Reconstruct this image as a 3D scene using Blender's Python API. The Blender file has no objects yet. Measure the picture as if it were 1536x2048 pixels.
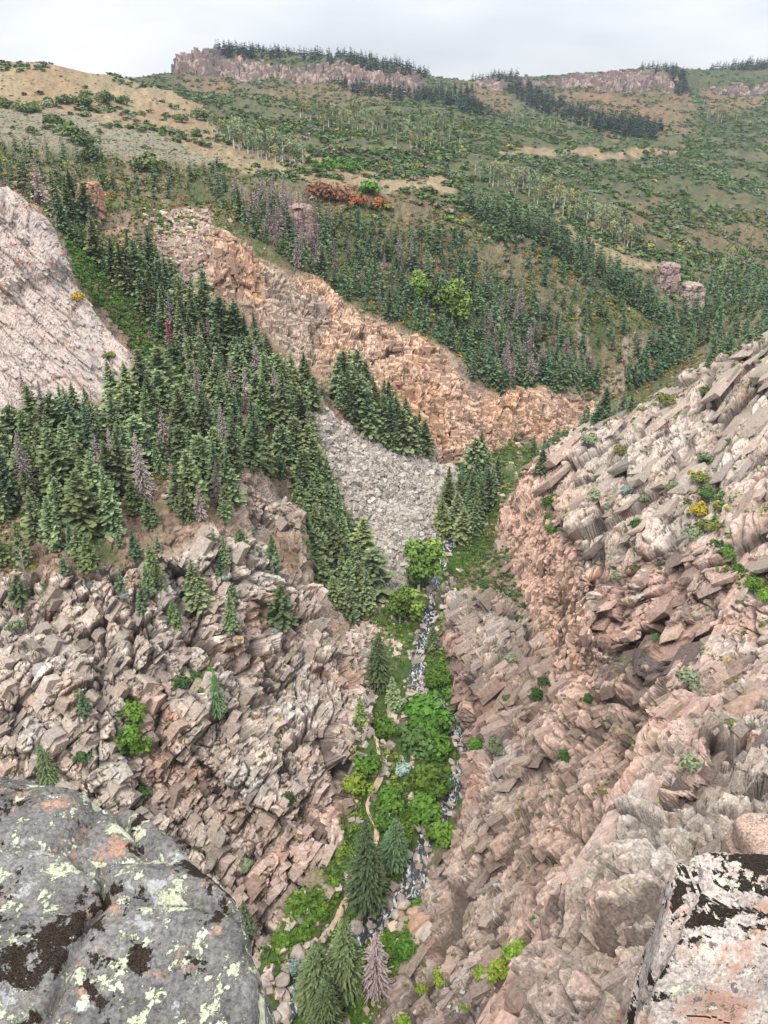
import bpy, bmesh, math, random, time
import numpy as np
from mathutils import Vector, geometry
T0 = time.time()
rng = np.random.default_rng(7)
random.seed(7)
C = bpy.context.scene.collection
F32 = np.float32

# ------------------------------------------------------------------ camera model (eye at the origin, Y forward, Z up)
FOC, CX, CY, PITCH = 1538.0, 768.0, 1024.0, math.radians(27.0)
cp, sp = math.cos(PITCH), math.sin(PITCH)

def ray(px, py):
    u = (CY - py) / FOC; r = (px - CX) / FOC
    return r, cp + u * sp, -sp + u * cp

def pt(px, py, Y=None, z=None):
    rx, ry, rz = ray(px, py)
    if Y is None:
        Y = z / rz * ry
    return rx / ry * Y, Y, rz / ry * Y

def project(X, Y, Z):
    d = Y * cp - Z * sp
    d = np.maximum(d, 1e-3)
    return CX + FOC * X / d, CY - FOC * (Y * sp + Z * cp) / d

# ------------------------------------------------------------------ noise
def _h(ix, iy, iz, s):
    h = (ix.astype(np.uint32) * np.uint32(374761393) + iy.astype(np.uint32) * np.uint32(668265263)
         + iz.astype(np.uint32) * np.uint32(2147483647 - 1013) + np.uint32(s * 974711 + 13))
    h = (h ^ (h >> np.uint32(13))) * np.uint32(1274126177)
    h = (h ^ (h >> np.uint32(16))) * np.uint32(2246822519)
    return h ^ (h >> np.uint32(15))

def _r(h):
    return (h & np.uint32(0xffffff)).astype(F32) / F32(16777215.0)

def vnoise(p, s=0):
    """value noise in 3D, about -1..1"""
    i = np.floor(p).astype(np.int32); f = (p - i).astype(F32)
    w = f * f * f * (f * (f * 6 - 15) + 10)
    out = 0
    for dx in (0, 1):
        wx = w[:, 0] if dx else 1 - w[:, 0]
        for dy in (0, 1):
            wy = w[:, 1] if dy else 1 - w[:, 1]
            for dz in (0, 1):
                wz = w[:, 2] if dz else 1 - w[:, 2]
                out = out + _r(_h(i[:, 0] + dx, i[:, 1] + dy, i[:, 2] + dz, s)) * (wx * wy * wz)
    return out * 2 - 1

def fbm(p, octv=4, s=0, gain=.5):
    a, o, t = 1.0, 0, 0
    for k in range(octv):
        o = o + a * vnoise(p * F32(2.03 ** k) + F32(17.3 * k), s + k); t += a; a *= gain
    return o / t * 1.5

def blocks(p, s=0, jit=.75):
    """cells with a random tilt each: returns step (-.5...5 plus tilt), crack distance, cell random"""
    q = p - F32(.5)
    i = np.floor(q).astype(np.int32)
    n = len(p)
    f1 = np.full(n, 9, F32); f2 = np.full(n, 9, F32)
    cid = np.zeros(n, np.uint32); rel = np.zeros((n, 3), F32)
    for dx in (0, 1):
        for dy in (0, 1):
            for dz in (0, 1):
                a, b, c = i[:, 0] + dx, i[:, 1] + dy, i[:, 2] + dz
                h = _h(a, b, c, s)
                c3 = np.stack([a + .5 + (_r(h) - .5) * jit, b + .5 + (_r(h * np.uint32(7) + np.uint32(3)) - .5) * jit,
                               c + .5 + (_r(h * np.uint32(13) + np.uint32(5)) - .5) * jit], 1).astype(F32)
                d3 = p - c3
                d = np.abs(d3).max(1) * F32(.5) + np.sqrt((d3 * d3).sum(1)) * F32(.5)
                nearer = d < f1
                f2 = np.where(nearer, f1, np.minimum(f2, d))
                f1 = np.where(nearer, d, f1)
                cid = np.where(nearer, h, cid)
                rel[nearer] = d3[nearer]
    r0 = _r(cid * np.uint32(31) + np.uint32(7))
    tv = np.stack([_r(cid * np.uint32(k) + np.uint32(11)) - .5 for k in (37, 41, 43)], 1)
    tilt = (rel * tv).sum(1)
    return (r0 - .5) + tilt * F32(1.6), f2 - f1, r0

def sstep(a, b, x):
    t = np.clip((x - a) / (b - a), 0, 1)
    return t * t * (3 - 2 * t)

def inpoly(px, py, poly):
    r = np.zeros(px.shape, bool)
    n = len(poly); j = n - 1
    for i in range(n):
        xi, yi = poly[i]; xj, yj = poly[j]
        if yi != yj:
            c = ((yi > py) != (yj > py)) & (px < (xj - xi) * (py - yi) / (yj - yi) + xi)
            r ^= c
        j = i
    return r

# ------------------------------------------------------------------ survey lines of the land (photo bearing, range)
L = []
def Ln(*p): L.append([pt(a[0], a[1], Y=a[2]) for a in p])
def Lz(*p): L.append([pt(a[0], a[1], z=a[2]) for a in p])
def Pts(*p):
    for a in p: L.append([pt(a[0], a[1], Y=a[2])])

# creek and gorge floor
CREEK = [(400,2260,-152.6),(480,2150,-151.6),(560,2040,-150.8),(600,1960,-150.2),(690,1890,-149.4),(770,1820,-148.6),(825,1770,-147.8),(843,1700,-147),
         (862,1650,-146.4),(895,1605,-146),(923,1560,-145.6),(930,1500,-145),(914,1445,-144.4),(870,1408,-143.9),(832,1374,-143.3),(835,1320,-142.5),(852,1260,-141.6),(868,1200,-140.3),
         (880,1130,-139),(900,1090,-138.2),(930,1040,-136.8),(955,985,-135),(985,940,-133)]
Lz(*CREEK)
Lz((880,1180,-139.5),(885,1240,-140.5),(900,1300,-142),(915,1400,-143.5),(950,1480,-144.3),(952,1560,-145),(925,1630,-145.8),(880,1700,-146.3),
   (848,1790,-147.5),(825,1870,-148.5),(750,1960,-149.7),(680,2060,-150.5),(600,2260,-152))
Lz((380,2150,-151),(480,2000,-149.5),(540,1880,-148),(590,1805,-146),(660,1705,-143),(690,1605,-141.5),(712,1505,-140.5),(724,1415,-139.5),(737,1335,-138.5),(747,1285,-137.5),
   (772,1205,-136.5),(800,1172,-137.5),(835,1120,-137.5),(872,1060,-136),(892,1000,-134.5),(915,948,-132.5))
# talus fan
Ln((600,830,262),(640,822,268),(720,880,283),(800,905,292),(870,930,298))
Ln((640,900,252),(690,960,250),(720,1040,238),(745,1100,228),(768,1165,218))
Pts((770,1000,256),(830,1050,245),(750,930,265),(830,980,270))
# gully beside it
Ln((580,1050,215),(600,1100,212),(640,1170,205),(700,1245,199))
Ln((620,960,238),(560,900,240),(500,870,240))
Ln((470,955,200),(540,973,204),(598,988,206)); Ln((500,1022,200),(560,1048,202),(594,1062,206))
# broken spur
Ln((400,1040,166),(440,1060,167),(500,1100,170),(560,1150,179),(610,1190,178),(650,1250,172),(690,1330,162),(712,1400,150),(712,1480,138),(690,1580,126),(660,1680,115),(590,1780,105),(540,1860,98),(470,2000,88))
Pts((450,1650,118),(500,1780,106),(400,1500,128),(550,1600,121),(550,1400,147),(550,1280,161),(610,1500,134),(300,1300,138),(420,1300,146),
    (0,1300,128),(-350,1300,120),(200,1450,122),(0,1450,118),(-350,1450,112),(0,1600,108),(200,1600,113),(330,1620,118),(0,1800,92),(200,1850,97),(350,1800,103),(0,2048,80),(-400,1700,98),(-400,2048,80))
Pts((0,1150,147),(150,1120,152),(300,1100,158),(-350,1150,140),(0,1050,165),(200,1030,170),(0,950,185),(200,950,190),(400,950,200),(0,870,205),(200,850,220),(400,830,240),(500,800,255),(-350,950,175))
# bare slab
Ln((-350,320,275),(0,385,268),(70,435,266),(110,500,262),(130,555,257),(165,595,254),(210,650,249),(255,700,243),(288,765,236),(270,785,232),(200,790,228),(130,800,226),(60,825,222),(0,820,215),(-350,800,205))
Pts((0,600,246),(100,680,240),(0,720,232),(60,520,258),(-350,600,245))
Ln((-350,420,300),(0,440,292),(60,480,292),(110,540,292),(140,590,288),(190,640,283),(235,700,278),(275,745,270),(310,800,262))
Ln((60,380,345),(130,470,318),(200,560,308),(250,640,295),(300,730,280),(360,800,268))
Pts((185,430,350),(250,400,370),(300,500,335),(350,560,318),(400,620,308),(420,700,295),(480,760,285))
# upper crag
Ln((405,490,329),(420,475,328),(437,455,330),(470,475,333),(500,497,335),(518,520,336)); Ln((415,575,325),(460,592,324),(500,607,323),(514,595,326))
Ln((410,500,342),(440,475,347),(500,505,352),(540,522,352))
Pts((560,540,342),(590,600,332),(600,660,322),(540,640,316),(560,685,310),(520,710,300),(620,745,304))
# tall orange cliff
Ln((600,555,354),(640,580,351),(680,620,351),(720,640,352),(760,648,352),(800,660,351),(850,682,349),(890,705,347),(905,740,342),(940,780,340),(1000,795,346),(1100,800,356),(1160,798,362),(1220,803,366))
Ln((640,705,318),(690,740,312),(740,800,306),(800,850,303),(850,902,306),(890,927,308),(930,932,308),(1000,905,320),(1050,890,330),(1120,875,340),(1200,830,356))
Pts((700,600,370),(800,620,380),(900,660,378),(960,740,362),(1050,760,374),(1200,760,384))
Ln((1060,885,342),(1250,800,385),(1300,765,400),(1340,720,420),(1400,670,450),(1470,610,500),(1536,575,540),(1750,520,620))
Ln((1445,665,430),(1480,630,440),(1536,590,448),(1750,540,440))
# wooded slope and bench edge
Pts((700,520,410),(560,460,400),(450,400,415),(300,350,430),(900,560,405),(1000,650,390),(1000,560,425),(1150,680,392),(1150,590,430),(1250,745,384),(1250,660,418),(1330,660,432))
Ln((-350,280,425),(0,290,430),(130,300,440),(300,320,450),(430,340,455),(600,370,468),(700,385,474),(850,395,484),(960,420,492),(1080,440,502),(1180,510,485),(1280,560,475),(1350,620,462))
Ln((900,375,560),(1000,385,575),(1150,430,580),(1280,490,560),(1400,560,540),(1480,600,525))
Pts((0,250,540),(200,280,530),(400,300,560),(600,330,560),(750,360,560),(0,200,640),(200,220,650),(400,250,680),(600,280,680),(750,310,650),(-350,230,560),(-350,180,680))
Ln((-350,105,820),(0,124,800),(100,132,800),(200,150,820),(270,163,850),(320,177,880),(360,188,920))
Ln((-350,130,960),(0,142,960),(200,170,960),(290,180,980))
Pts((500,200,900),(430,230,800),(650,230,850),(800,270,800),(950,300,780),(1100,330,780),(1250,400,720),(1400,470,680),(1536,520,660),(1750,480,700),(1536,420,800),(1400,370,850),
    (1250,320,900),(1100,280,950),(950,250,950),(800,220,1000),(900,208,1100),(1536,330,1000),(1300,290,1050),(1536,280,1150),(1750,300,1000))
# mesas
Ln((-350,150,1350),(150,165,1350),(270,160,1380),(310,152,1430),(350,148,1480),(400,150,1480),(520,156,1470),(620,162,1460),(720,175,1440),(830,187,1420),(860,182,1440))
Ln((352,116,1500),(360,108,1508),(380,106,1510),(430,110,1510),(500,120,1500),(620,131,1490),(720,140,1470),(800,150,1450),(838,164,1440))
Pts((346,152,1500),(338,155,1600),(345,152,1750))
Ln((440,99,1650),(550,106,1650),(700,116,1640),(780,126,1620),(830,147,1600),(865,158,1600))
Ln((-350,165,1900),(250,165,1900),(350,150,1900),(440,130,2000),(700,140,2000),(850,170,1900))
Pts((400,187,1250),(550,196,1200),(700,206,1180),(850,200,1250),(880,161,1900),(930,166,1850))
Ln((950,166,1750),(1000,171,1700),(1100,180,1680),(1200,183,1680),(1345,177,1680)); Ln((960,161,1780),(1080,160,1720),(1150,160,1710),(1250,154,1700),(1350,150,1700))
Ln((1370,190,1750),(1400,180,1890),(1536,182,1850),(1750,175,1850)); Ln((1410,166,1910),(1536,160,1870),(1750,150,1870))
Ln((1000,155,1850),(1150,150,1850),(1250,141,1830),(1340,136,1820),(1420,138,2000),(1536,126,2050),(1750,108,2000))
Pts((1000,230,1300),(1150,230,1350),(1300,230,1350),(1450,240,1300),(1536,230,1400))
Ln((-500,180,2700),(300,180,2700),(900,178,2700),(1400,175,2700),(2000,175,2700))
# big wall on the east side
Ln((1750,600,245),(1536,685,243),(1440,722,240),(1380,762,240),(1290,800,238),(1220,850,234),(1150,880,240),(1090,910,246),(1050,935,250),(1020,985,240),(1010,1050,226),(1008,1095,216),(1030,1150,205),(1048,1190,197))
Ln((1750,620,300),(1536,700,300),(1440,740,295),(1380,790,290),(1290,830,285),(1220,870,285),(1150,900,290),(1090,930,290),(1050,960,285),(1015,1010,262),(1000,1060,250),(992,1100,240),(985,1150,225))
Ln((1072,965,228),(1085,1000,215),(1112,1050,196),(1152,1108,172),(1165,1170,157),(1176,1240,144),(1200,1300,134),(1300,1290,124),(1400,1300,113))
Ln((1028,1172,202),(1055,1225,192),(1095,1300,172),(1140,1365,153),(1200,1400,138),(1300,1350,130),(1400,1350,117))
Pts((1200,1000,190),(1400,900,187),(1536,850,185),(1750,830,180),(1300,1100,152),(1210,1150,160),(1420,1100,140),(1536,1100,128),(1750,1080,120),(1250,1250,140),(1350,1230,128),(1450,1220,118),(1536,1200,110),(1750,1200,100))
Ln((1750,1250,98),(1536,1300,101),(1450,1300,111))
Pts((1100,1330,152),(1050,1350,155),(1000,1250,178),(960,1190,196))
Ln((905,1185,208),(905,1240,193),(925,1300,175),(948,1380,157),(972,1450,144),(978,1550,130),(945,1625,123),(898,1695,117),(866,1780,109),(856,1860,101),(790,1960,92),(720,2050,85))
Pts((1400,1400,94),(1250,1450,107),(1150,1480,118),(1100,1500,124),(1020,1500,134),(1200,1550,104),(1150,1600,103),(1080,1650,106),(1000,1700,107),(935,1720,110),(1110,1750,92),(1050,1800,93),(1000,1850,92),(930,1850,96),
    (1000,1920,86),(900,1950,88),(850,2000,84),(1000,2048,72),(900,2048,77),(800,2048,82))
Ln((1750,1320,74),(1536,1380,66),(1400,1420,61),(1300,1490,56),(1230,1600,49),(1180,1680,45),(1110,1770,40),(1090,1850,37),(1060,1950,33),(1030,2048,30),(1000,2200,26))
Ln((1750,1310,97),(1536,1372,88),(1400,1428,85),(1310,1510,89),(1245,1620,91),(1195,1710,86),(1125,1800,78),(1100,1900,70),(1075,2000,63),(1055,2100,58))
Pts((1750,1650,42),(1536,1600,45),(1420,1600,46),(1330,1640,43),(1300,1700,39),(1220,1800,35),(1200,1900,31),(1180,2048,26),(1536,1800,30),(1400,1850,29),(1300,1950,26),(1300,2048,23),(1536,2048,19),(1900,2048,18),(1900,1800,28))
# the overlook itself, under the frame
for kx in np.linspace(-1.3, 1.3, 14):
    for Y, z in ((.6,-3.4),(1.4,-3.9),(2.6,-6.5),(6,-17),(12,-31)):
        L.append([(kx * Y, Y, z)])
    if kx < .12:
        L.append([(kx * 22, 22, -62)]); L.append([(kx * 45, 45, -108)])

# ------------------------------------------------------------------ TIN -> grid
LY = np.log(np.array([1., 60, 120, 250, 500, 2800])); SM = np.array([1.25, 1.15, .92, .74, .60, .55])
def smax(Y): return np.interp(np.log(Y), LY, SM)
pts = []
for ln in L:
    if len(ln) == 1:
        pts.append(ln[0]); continue
    for a, b in zip(ln[:-1], ln[1:]):
        a = np.array(a); b = np.array(b)
        ka, kb = a[0] / a[1] / smax(a[1]), b[0] / b[1] / smax(b[1])
        n = max(1, int(max(abs(ka - kb) / (.02 if a[1] < 1200 else .006), abs(math.log(a[1] / b[1])) / .04)))
        for t in np.arange(n) / n: pts.append(tuple(a + (b - a) * t))
    pts.append(ln[-1])
pts = np.array(pts)
kk = pts[:, 0] / pts[:, 1] / smax(pts[:, 1]); lr = np.log(pts[:, 1]); ee = pts[:, 2] / pts[:, 1]
ok = (abs(kk) < 1.6)
kk, lr, ee = kk[ok], lr[ok], ee[ok]
KS = 1.3
v2, _, tris, vo, _, _ = geometry.delaunay_2d_cdt([Vector((a * KS, b)) for a, b in zip(kk, lr)], [], [], 0, 1e-6)
val = np.array([ee[o[0]] for o in vo]); v2 = np.array([(v.x / KS, v.y) for v in v2])
NC, NR = 1400, 2800
LR0, LR1 = math.log(.6), math.log(2690.)
gk = np.interp(np.linspace(-1, 1, NC), [-1, -.9, .9, 1], [-1, -.82, .82, 1]); gr = np.linspace(LR0, LR1, NR)
E = np.full((NR, NC), np.nan, F32)
for t in tris:
    a, b, c = (v2[i] for i in t)
    x0 = max(0, int(np.searchsorted(gk, min(a[0], b[0], c[0])) - 1)); x1 = min(NC, int(np.searchsorted(gk, max(a[0], b[0], c[0])) + 1))
    y0 = max(0, int(np.searchsorted(gr, min(a[1], b[1], c[1])) - 1)); y1 = min(NR, int(np.searchsorted(gr, max(a[1], b[1], c[1])) + 1))
    if x1 <= x0 or y1 <= y0: continue
    d = (b[1] - c[1]) * (a[0] - c[0]) + (c[0] - b[0]) * (a[1] - c[1])
    if abs(d) < 1e-12: continue
    X = gk[x0:x1][None]; Y = gr[y0:y1][:, None]
    w0 = ((b[1] - c[1]) * (X - c[0]) + (c[0] - b[0]) * (Y - c[1])) / d
    w1 = ((c[1] - a[1]) * (X - c[0]) + (a[0] - c[0]) * (Y - c[1])) / d
    w2 = 1 - w0 - w1
    m = (w0 >= -1e-6) & (w1 >= -1e-6) & (w2 >= -1e-6)
    E[y0:y1, x0:x1][m] = (w0 * val[t[0]] + w1 * val[t[1]] + w2 * val[t[2]])[m]
for r in range(NR):                                     # fill the rims
    row = E[r]; g = ~np.isnan(row)
    if g.any(): E[r] = np.interp(gk, gk[g], row[g])
for r in range(1, NR):
    if np.isnan(E[r]).any(): E[r] = E[r - 1]
for r in range(NR - 2, -1, -1):
    if np.isnan(E[r]).any(): E[r] = E[r + 1]

def blur(A, n, ax):
    for _ in range(2):
        p = np.concatenate([np.repeat(A.take([0], ax), n, ax), A, np.repeat(A.take([-1], ax), n, ax)], ax)
        c = np.cumsum(p, ax, dtype=np.float64); z = np.zeros_like(c.take([0], ax)); c = np.concatenate([z, c], ax)
        w = 2 * n + 1; m = A.shape[ax]
        A = ((c.take(range(w, w + m), ax) - c.take(range(0, m), ax)) / w).astype(F32)
    return A
Yg = np.exp(gr)[:, None].astype(F32)
Eb = blur(blur(E, 3, 0), 3, 1)
E1 = blur(E, 2, 1); fm = np.clip((Yg - 1150) / 100, 0, 1); Eb = Eb * (1 - fm) + E1 * fm
# resample every profile so that steep faces get their share of rows
NRR = 2500
Zg = Eb * Yg
dz = np.diff(Zg, axis=0) / Yg[1:]; dy = np.diff(Yg, axis=0) / Yg[1:]
wgt = np.sqrt(dz ** 2 + (dy * .42) ** 2)
near = np.clip((np.exp(gr[1:]) - 8) / 20, .05, 1)[:, None]
hid = np.maximum.accumulate(Eb, 0) - Eb                  # rows well under the sight line get fewer
wgt = wgt * np.where(hid[1:] > .05, .4, 1.0)
wgt = blur(blur(wgt * near, 10, 1), 4, 0)
cum = np.concatenate([np.zeros((1, NC)), np.cumsum(wgt, 0)]); cum /= cum[-1]
tt = np.linspace(0, 1, NRR)
LRr = np.empty((NRR, NC)); Er = np.empty((NRR, NC))
for c in range(NC):
    LRr[:, c] = np.interp(tt, cum[:, c], gr); Er[:, c] = np.interp(LRr[:, c], gr, Eb[:, c])
Yv = np.exp(LRr); Xv = gk[None] * smax(Yv) * Yv; Zv = Er * Yv
B = np.stack([Xv, Yv, Zv], 2).astype(F32)               # smooth land
def normals(P):
    a = np.gradient(P, axis=0); b = np.gradient(P, axis=1)
    n = np.cross(b, a); return n / np.maximum(np.linalg.norm(n, axis=2, keepdims=True), 1e-9)
N = normals(B)
N = np.stack([blur(N[..., k], 3, 0) for k in range(3)], 2); N /= np.linalg.norm(N, axis=2, keepdims=True)
Bf = B.reshape(-1, 3); Nf = N.reshape(-1, 3).astype(F32)
PX, PY = project(Bf[:, 0], Bf[:, 1], Bf[:, 2])
RY = Bf[:, 1]
print('grid', round(time.time() - T0, 1))

# ------------------------------------------------------------------ land cover masks
wob = fbm(Bf / (RY[:, None] * .03), 3, 91) * 14
wob2 = fbm(Bf / (RY[:, None] * .03) + 50, 3, 95) * 14
def region(poly, y0, y1, soft=True):
    m = inpoly(PX + wob, PY + wob2, poly) & (RY > y0) & (RY < y1)
    if not soft: return m.astype(F32)
    m = m.astype(F32).reshape(NRR, NC)
    return blur(blur(m, 2, 0), 2, 1).ravel()
R = {}
R['slab'] = region([(-500,250),(0,378),(75,430),(118,500),(138,560),(200,630),(260,700),(296,765),(280,790),(60,832),(-500,835)], 190, 280)
R['spur'] = region([(-500,1150),(150,1150),(330,1120),(420,1060),(520,1090),(625,1180),(670,1250),(712,1340),(732,1400),(730,1490),(705,1600),(675,1690),(590,1800),(540,1890),(430,2100),(-500,2200)], 60, 184)
R['ledge'] = region([(470,950),(605,985),(600,1066),(480,1060)], 190, 212)
R['cliff'] = region([(590,545),(650,575),(700,622),(860,675),(905,705),(918,745),(950,778),(1225,795),(1225,835),(1120,885),(1050,895),(930,938),(880,930),(790,850),(690,755),(625,720)], 295, 370)
R['crag'] = region([(400,480),(437,450),(480,470),(540,525),(600,560),(640,600),(640,720),(600,740),(520,640),(512,610),(412,585)], 300, 345)
R['talus'] = region([(612,812),(650,815),(725,875),(810,900),(880,925),(918,945),(905,1000),(885,1060),(845,1125),(800,1180),(768,1178),(740,1110),(715,1045),(680,965),(640,905)], 212, 303)
R['wall'] = region([(1800,560),(1536,675),(1440,712),(1370,760),(1290,792),(1215,842),(1080,905),(1045,930),(1010,980),(1000,1060),(1000,1110),(1030,1180),(1050,1230),(960,1180),(880,1180),(890,1260),(920,1400),(940,1480),(945,1560),(915,1640),(870,1710),(850,1860),(740,2060),(600,2300),(2200,2300),(2200,600)], 1, 272)
R['floor'] = region([(380,2200),(540,1870),(600,1795),(670,1700),(700,1600),(718,1500),(728,1410),(745,1320),(760,1230),(800,1160),(870,1050),(920,930),(1050,880),(1060,930),(1000,1010),(985,1100),(900,1180),(890,1300),(925,1420),(940,1500),(938,1570),(905,1640),(860,1720),(840,1850),(730,2060),(600,2300)], 70, 345)
R['grass'] = region([(-500,60),(0,105),(300,165),(420,225),(430,262),(600,325),(760,345),(900,362),(880,392),(700,386),(430,338),(300,318),(130,296),(0,284),(-500,280)], 430, 1000)
R['grass'] = np.maximum(R['grass'], region([(560,300),(760,335),(930,372),(900,396),(700,380),(560,330)], 430, 700))
R['grass'] = np.maximum(R['grass'], region([(1070,415),(1190,450),(1330,545),(1260,545),(1150,490)], 450, 600))
R['grass'] = np.maximum(R['grass'], region([(1000,300),(1180,305),(1370,300),(1360,312),(1180,318),(1000,312)], 700, 1200))
R['sage'] = region([(-500,190),(150,225),(330,280),(450,335),(300,322),(-500,285)], 430, 660)
R['red'] = np.maximum.reduce([region([(1230,400),(1536,430),(1800,440),(1800,520),(1536,530),(1440,560),(1320,500)], 500, 800) * .8,
    region([(620,372),(720,378),(800,400),(740,412),(650,402)], 440, 500),
    region([(330,152),(700,172),(850,192),(700,212),(430,215)], 1100, 1460) * .8, region([(1120,182),(1370,182),(1400,262),(1230,285),(1080,225)], 1000, 1690),
    region([(1390,175),(1536,185),(1536,215),(1420,225)], 1300, 1900), region([(900,165),(1010,172),(1030,230),(930,200)], 1200, 1800)])
R['scree'] = region([(285,420),(430,420),(420,600),(330,600),(300,500)], 300, 400) * .9
R['oface'] = region([(1050,940),(1072,965),(1085,1000),(1112,1050),(1152,1108),(1165,1170),(1176,1240),(1200,1310),(1190,1400),(1140,1370),(1095,1305),(1055,1230),(1025,1165),(1006,1095),(1008,1050),(1018,985)], 120, 262)
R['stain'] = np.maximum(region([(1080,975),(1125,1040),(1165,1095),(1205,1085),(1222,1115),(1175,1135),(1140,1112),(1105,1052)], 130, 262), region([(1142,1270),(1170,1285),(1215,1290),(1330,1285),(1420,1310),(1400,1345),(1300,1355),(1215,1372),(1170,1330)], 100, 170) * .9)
R['band'] = region([(888,1250),(905,1235),(945,1330),(962,1420),(968,1560),(925,1610),(935,1480),(915,1400),(895,1310)], 100, 215)
R['ridge'] = region([(2200,1300),(1750,1320),(1536,1378),(1400,1418),(1300,1488),(1230,1598),(1180,1678),(1110,1768),(1090,1850),(1060,1950),(1030,2050),(1000,2300),(2200,2300)], 1, 76)
R['low'] = region([(960,1180),(1060,1235),(1140,1370),(1200,1410),(1400,1370),(1536,1310),(1536,1380),(1400,1418),(1300,1488),(1230,1598),(1180,1678),(1110,1768),(1090,1850),(1030,2050),(700,2100),(850,1860),(900,1650),(965,1560),(960,1420),(930,1320),(900,1200)], 60, 205)
nz = Nf[:, 2]
far = sstep(430, 520, RY)
steep = sstep(.80, .55, nz)
R['mesa'] = np.maximum.reduce([region([(346,118),(360,106),(385,104),(430,108),(500,118),(620,129),(720,138),(800,148),(842,160),(842,190),(800,184),(720,175),(620,163),(520,157),(430,153),(348,152)], 1390, 1540, False),
    region([(955,160),(1080,157),(1150,156),(1250,151),(1354,147),(1354,178),(1200,184),(1140,176),(1060,172),(955,170)], 1600, 1790, False), region([(1408,166),(1536,158),(1700,152),(1700,180),(1536,184),(1420,184)], 1780, 1920, False)])
rocky = np.clip(R['spur'] + R['ledge'] + R['wall'] + R['slab'] + R['cliff'] + R['crag'] * .9, 0, 1)
rocky = rocky * (1 - np.clip(R['floor'], 0, 1) * (1 - steep))
soft = (1 - rocky) * (1 - R['talus']) * (1 - R['mesa'])

# ------------------------------------------------------------------ relief: real blocks, joints and beds
def rot(axis_x, axis_z):
    z = np.array(axis_z, F32); z /= np.linalg.norm(z)
    x = np.array(axis_x, F32); x -= z * (x @ z); x /= np.linalg.norm(x)
    return np.stack([x, np.cross(z, x), z], 0)
def blk(sel, M, size, s, warp=.25):
    p = (Bf[sel] @ M.T) / np.array(size, F32)
    w = np.stack([vnoise(p * F32(.6) + F32(9 * k), 200 + k) for k in range(3)], 1) * F32(warp)
    return blocks(p + w, s)
D = np.zeros(len(Bf), F32)              # outwards along the normal
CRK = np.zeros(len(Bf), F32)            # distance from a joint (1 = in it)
TON = np.zeros(len(Bf), F32)            # block tone
def relief(mask, M, size, amp, s, crack=.0, tone=.0, warp=.25):
    sel = np.nonzero(mask > .02)[0]
    if not len(sel): return
    st, g, r0 = blk(sel, M, size, s, warp)
    m = mask[sel]
    D[sel] += (st * amp - crack * 1.5 * (1 - sstep(0, .10, g))) * m
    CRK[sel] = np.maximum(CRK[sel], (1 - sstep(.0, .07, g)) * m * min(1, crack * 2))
    TON[sel] += (r0 - .5) * tone * m
spurM = rot((.55, .2, .8), (-.25, -.9, .45)); wallM = rot((.62, .72, .12), (-.62, .35, .75)); upM = rot((1, 0, 0), (0, 0, 1)); lowM = rot((.75, .3, .45), (-.5, .3, .8)); faceM = rot((.5, .8, .1), (-.25, -.1, 1)); slabM = rot((.75, -.4, -.6), (.1, -.6, .75))
vis = sstep(0, 1, (abs(PX - 768) < 1100).astype(F32))
spm = R['spur'] + R['ledge']
n_big = fbm(Bf / 24, 3, 3)
D += n_big * (spm * 2.2 + R['wall'] * 2.0 + R['cliff'] * 2.5 + R['crag'] * 2.5 + R['slab'] * 1.2)
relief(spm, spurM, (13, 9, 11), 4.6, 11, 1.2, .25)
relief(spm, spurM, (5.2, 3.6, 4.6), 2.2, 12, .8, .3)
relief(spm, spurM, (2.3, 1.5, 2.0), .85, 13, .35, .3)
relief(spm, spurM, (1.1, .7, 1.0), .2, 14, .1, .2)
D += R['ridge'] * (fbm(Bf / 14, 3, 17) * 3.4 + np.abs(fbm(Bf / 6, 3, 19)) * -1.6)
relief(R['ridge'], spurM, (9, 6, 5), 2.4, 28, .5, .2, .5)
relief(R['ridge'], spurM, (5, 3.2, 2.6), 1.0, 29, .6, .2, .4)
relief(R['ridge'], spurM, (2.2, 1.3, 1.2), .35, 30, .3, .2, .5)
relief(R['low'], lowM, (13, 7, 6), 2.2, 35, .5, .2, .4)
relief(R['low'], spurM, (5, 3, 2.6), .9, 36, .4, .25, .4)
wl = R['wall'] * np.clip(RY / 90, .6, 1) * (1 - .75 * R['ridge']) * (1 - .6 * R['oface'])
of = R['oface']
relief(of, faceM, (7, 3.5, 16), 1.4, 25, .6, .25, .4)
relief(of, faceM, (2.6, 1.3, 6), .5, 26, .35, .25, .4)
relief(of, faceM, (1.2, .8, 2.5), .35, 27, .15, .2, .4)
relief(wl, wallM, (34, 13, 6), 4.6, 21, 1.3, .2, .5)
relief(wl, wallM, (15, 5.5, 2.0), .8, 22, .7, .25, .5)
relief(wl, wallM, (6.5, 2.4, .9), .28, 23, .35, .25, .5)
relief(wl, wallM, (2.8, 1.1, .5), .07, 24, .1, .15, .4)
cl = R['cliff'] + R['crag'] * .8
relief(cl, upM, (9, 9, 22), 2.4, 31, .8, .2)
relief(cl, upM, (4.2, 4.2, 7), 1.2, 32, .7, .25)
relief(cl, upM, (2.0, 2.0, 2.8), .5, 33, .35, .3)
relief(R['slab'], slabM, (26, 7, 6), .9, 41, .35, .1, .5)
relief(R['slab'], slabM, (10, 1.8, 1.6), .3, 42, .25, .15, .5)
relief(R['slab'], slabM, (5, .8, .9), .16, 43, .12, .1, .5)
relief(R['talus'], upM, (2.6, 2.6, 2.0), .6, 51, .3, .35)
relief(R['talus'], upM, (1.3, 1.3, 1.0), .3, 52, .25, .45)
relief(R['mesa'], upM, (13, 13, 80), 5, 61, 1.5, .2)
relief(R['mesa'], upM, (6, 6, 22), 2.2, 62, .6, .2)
gentle = soft * (1 - far) * (1 - R['floor'])
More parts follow.
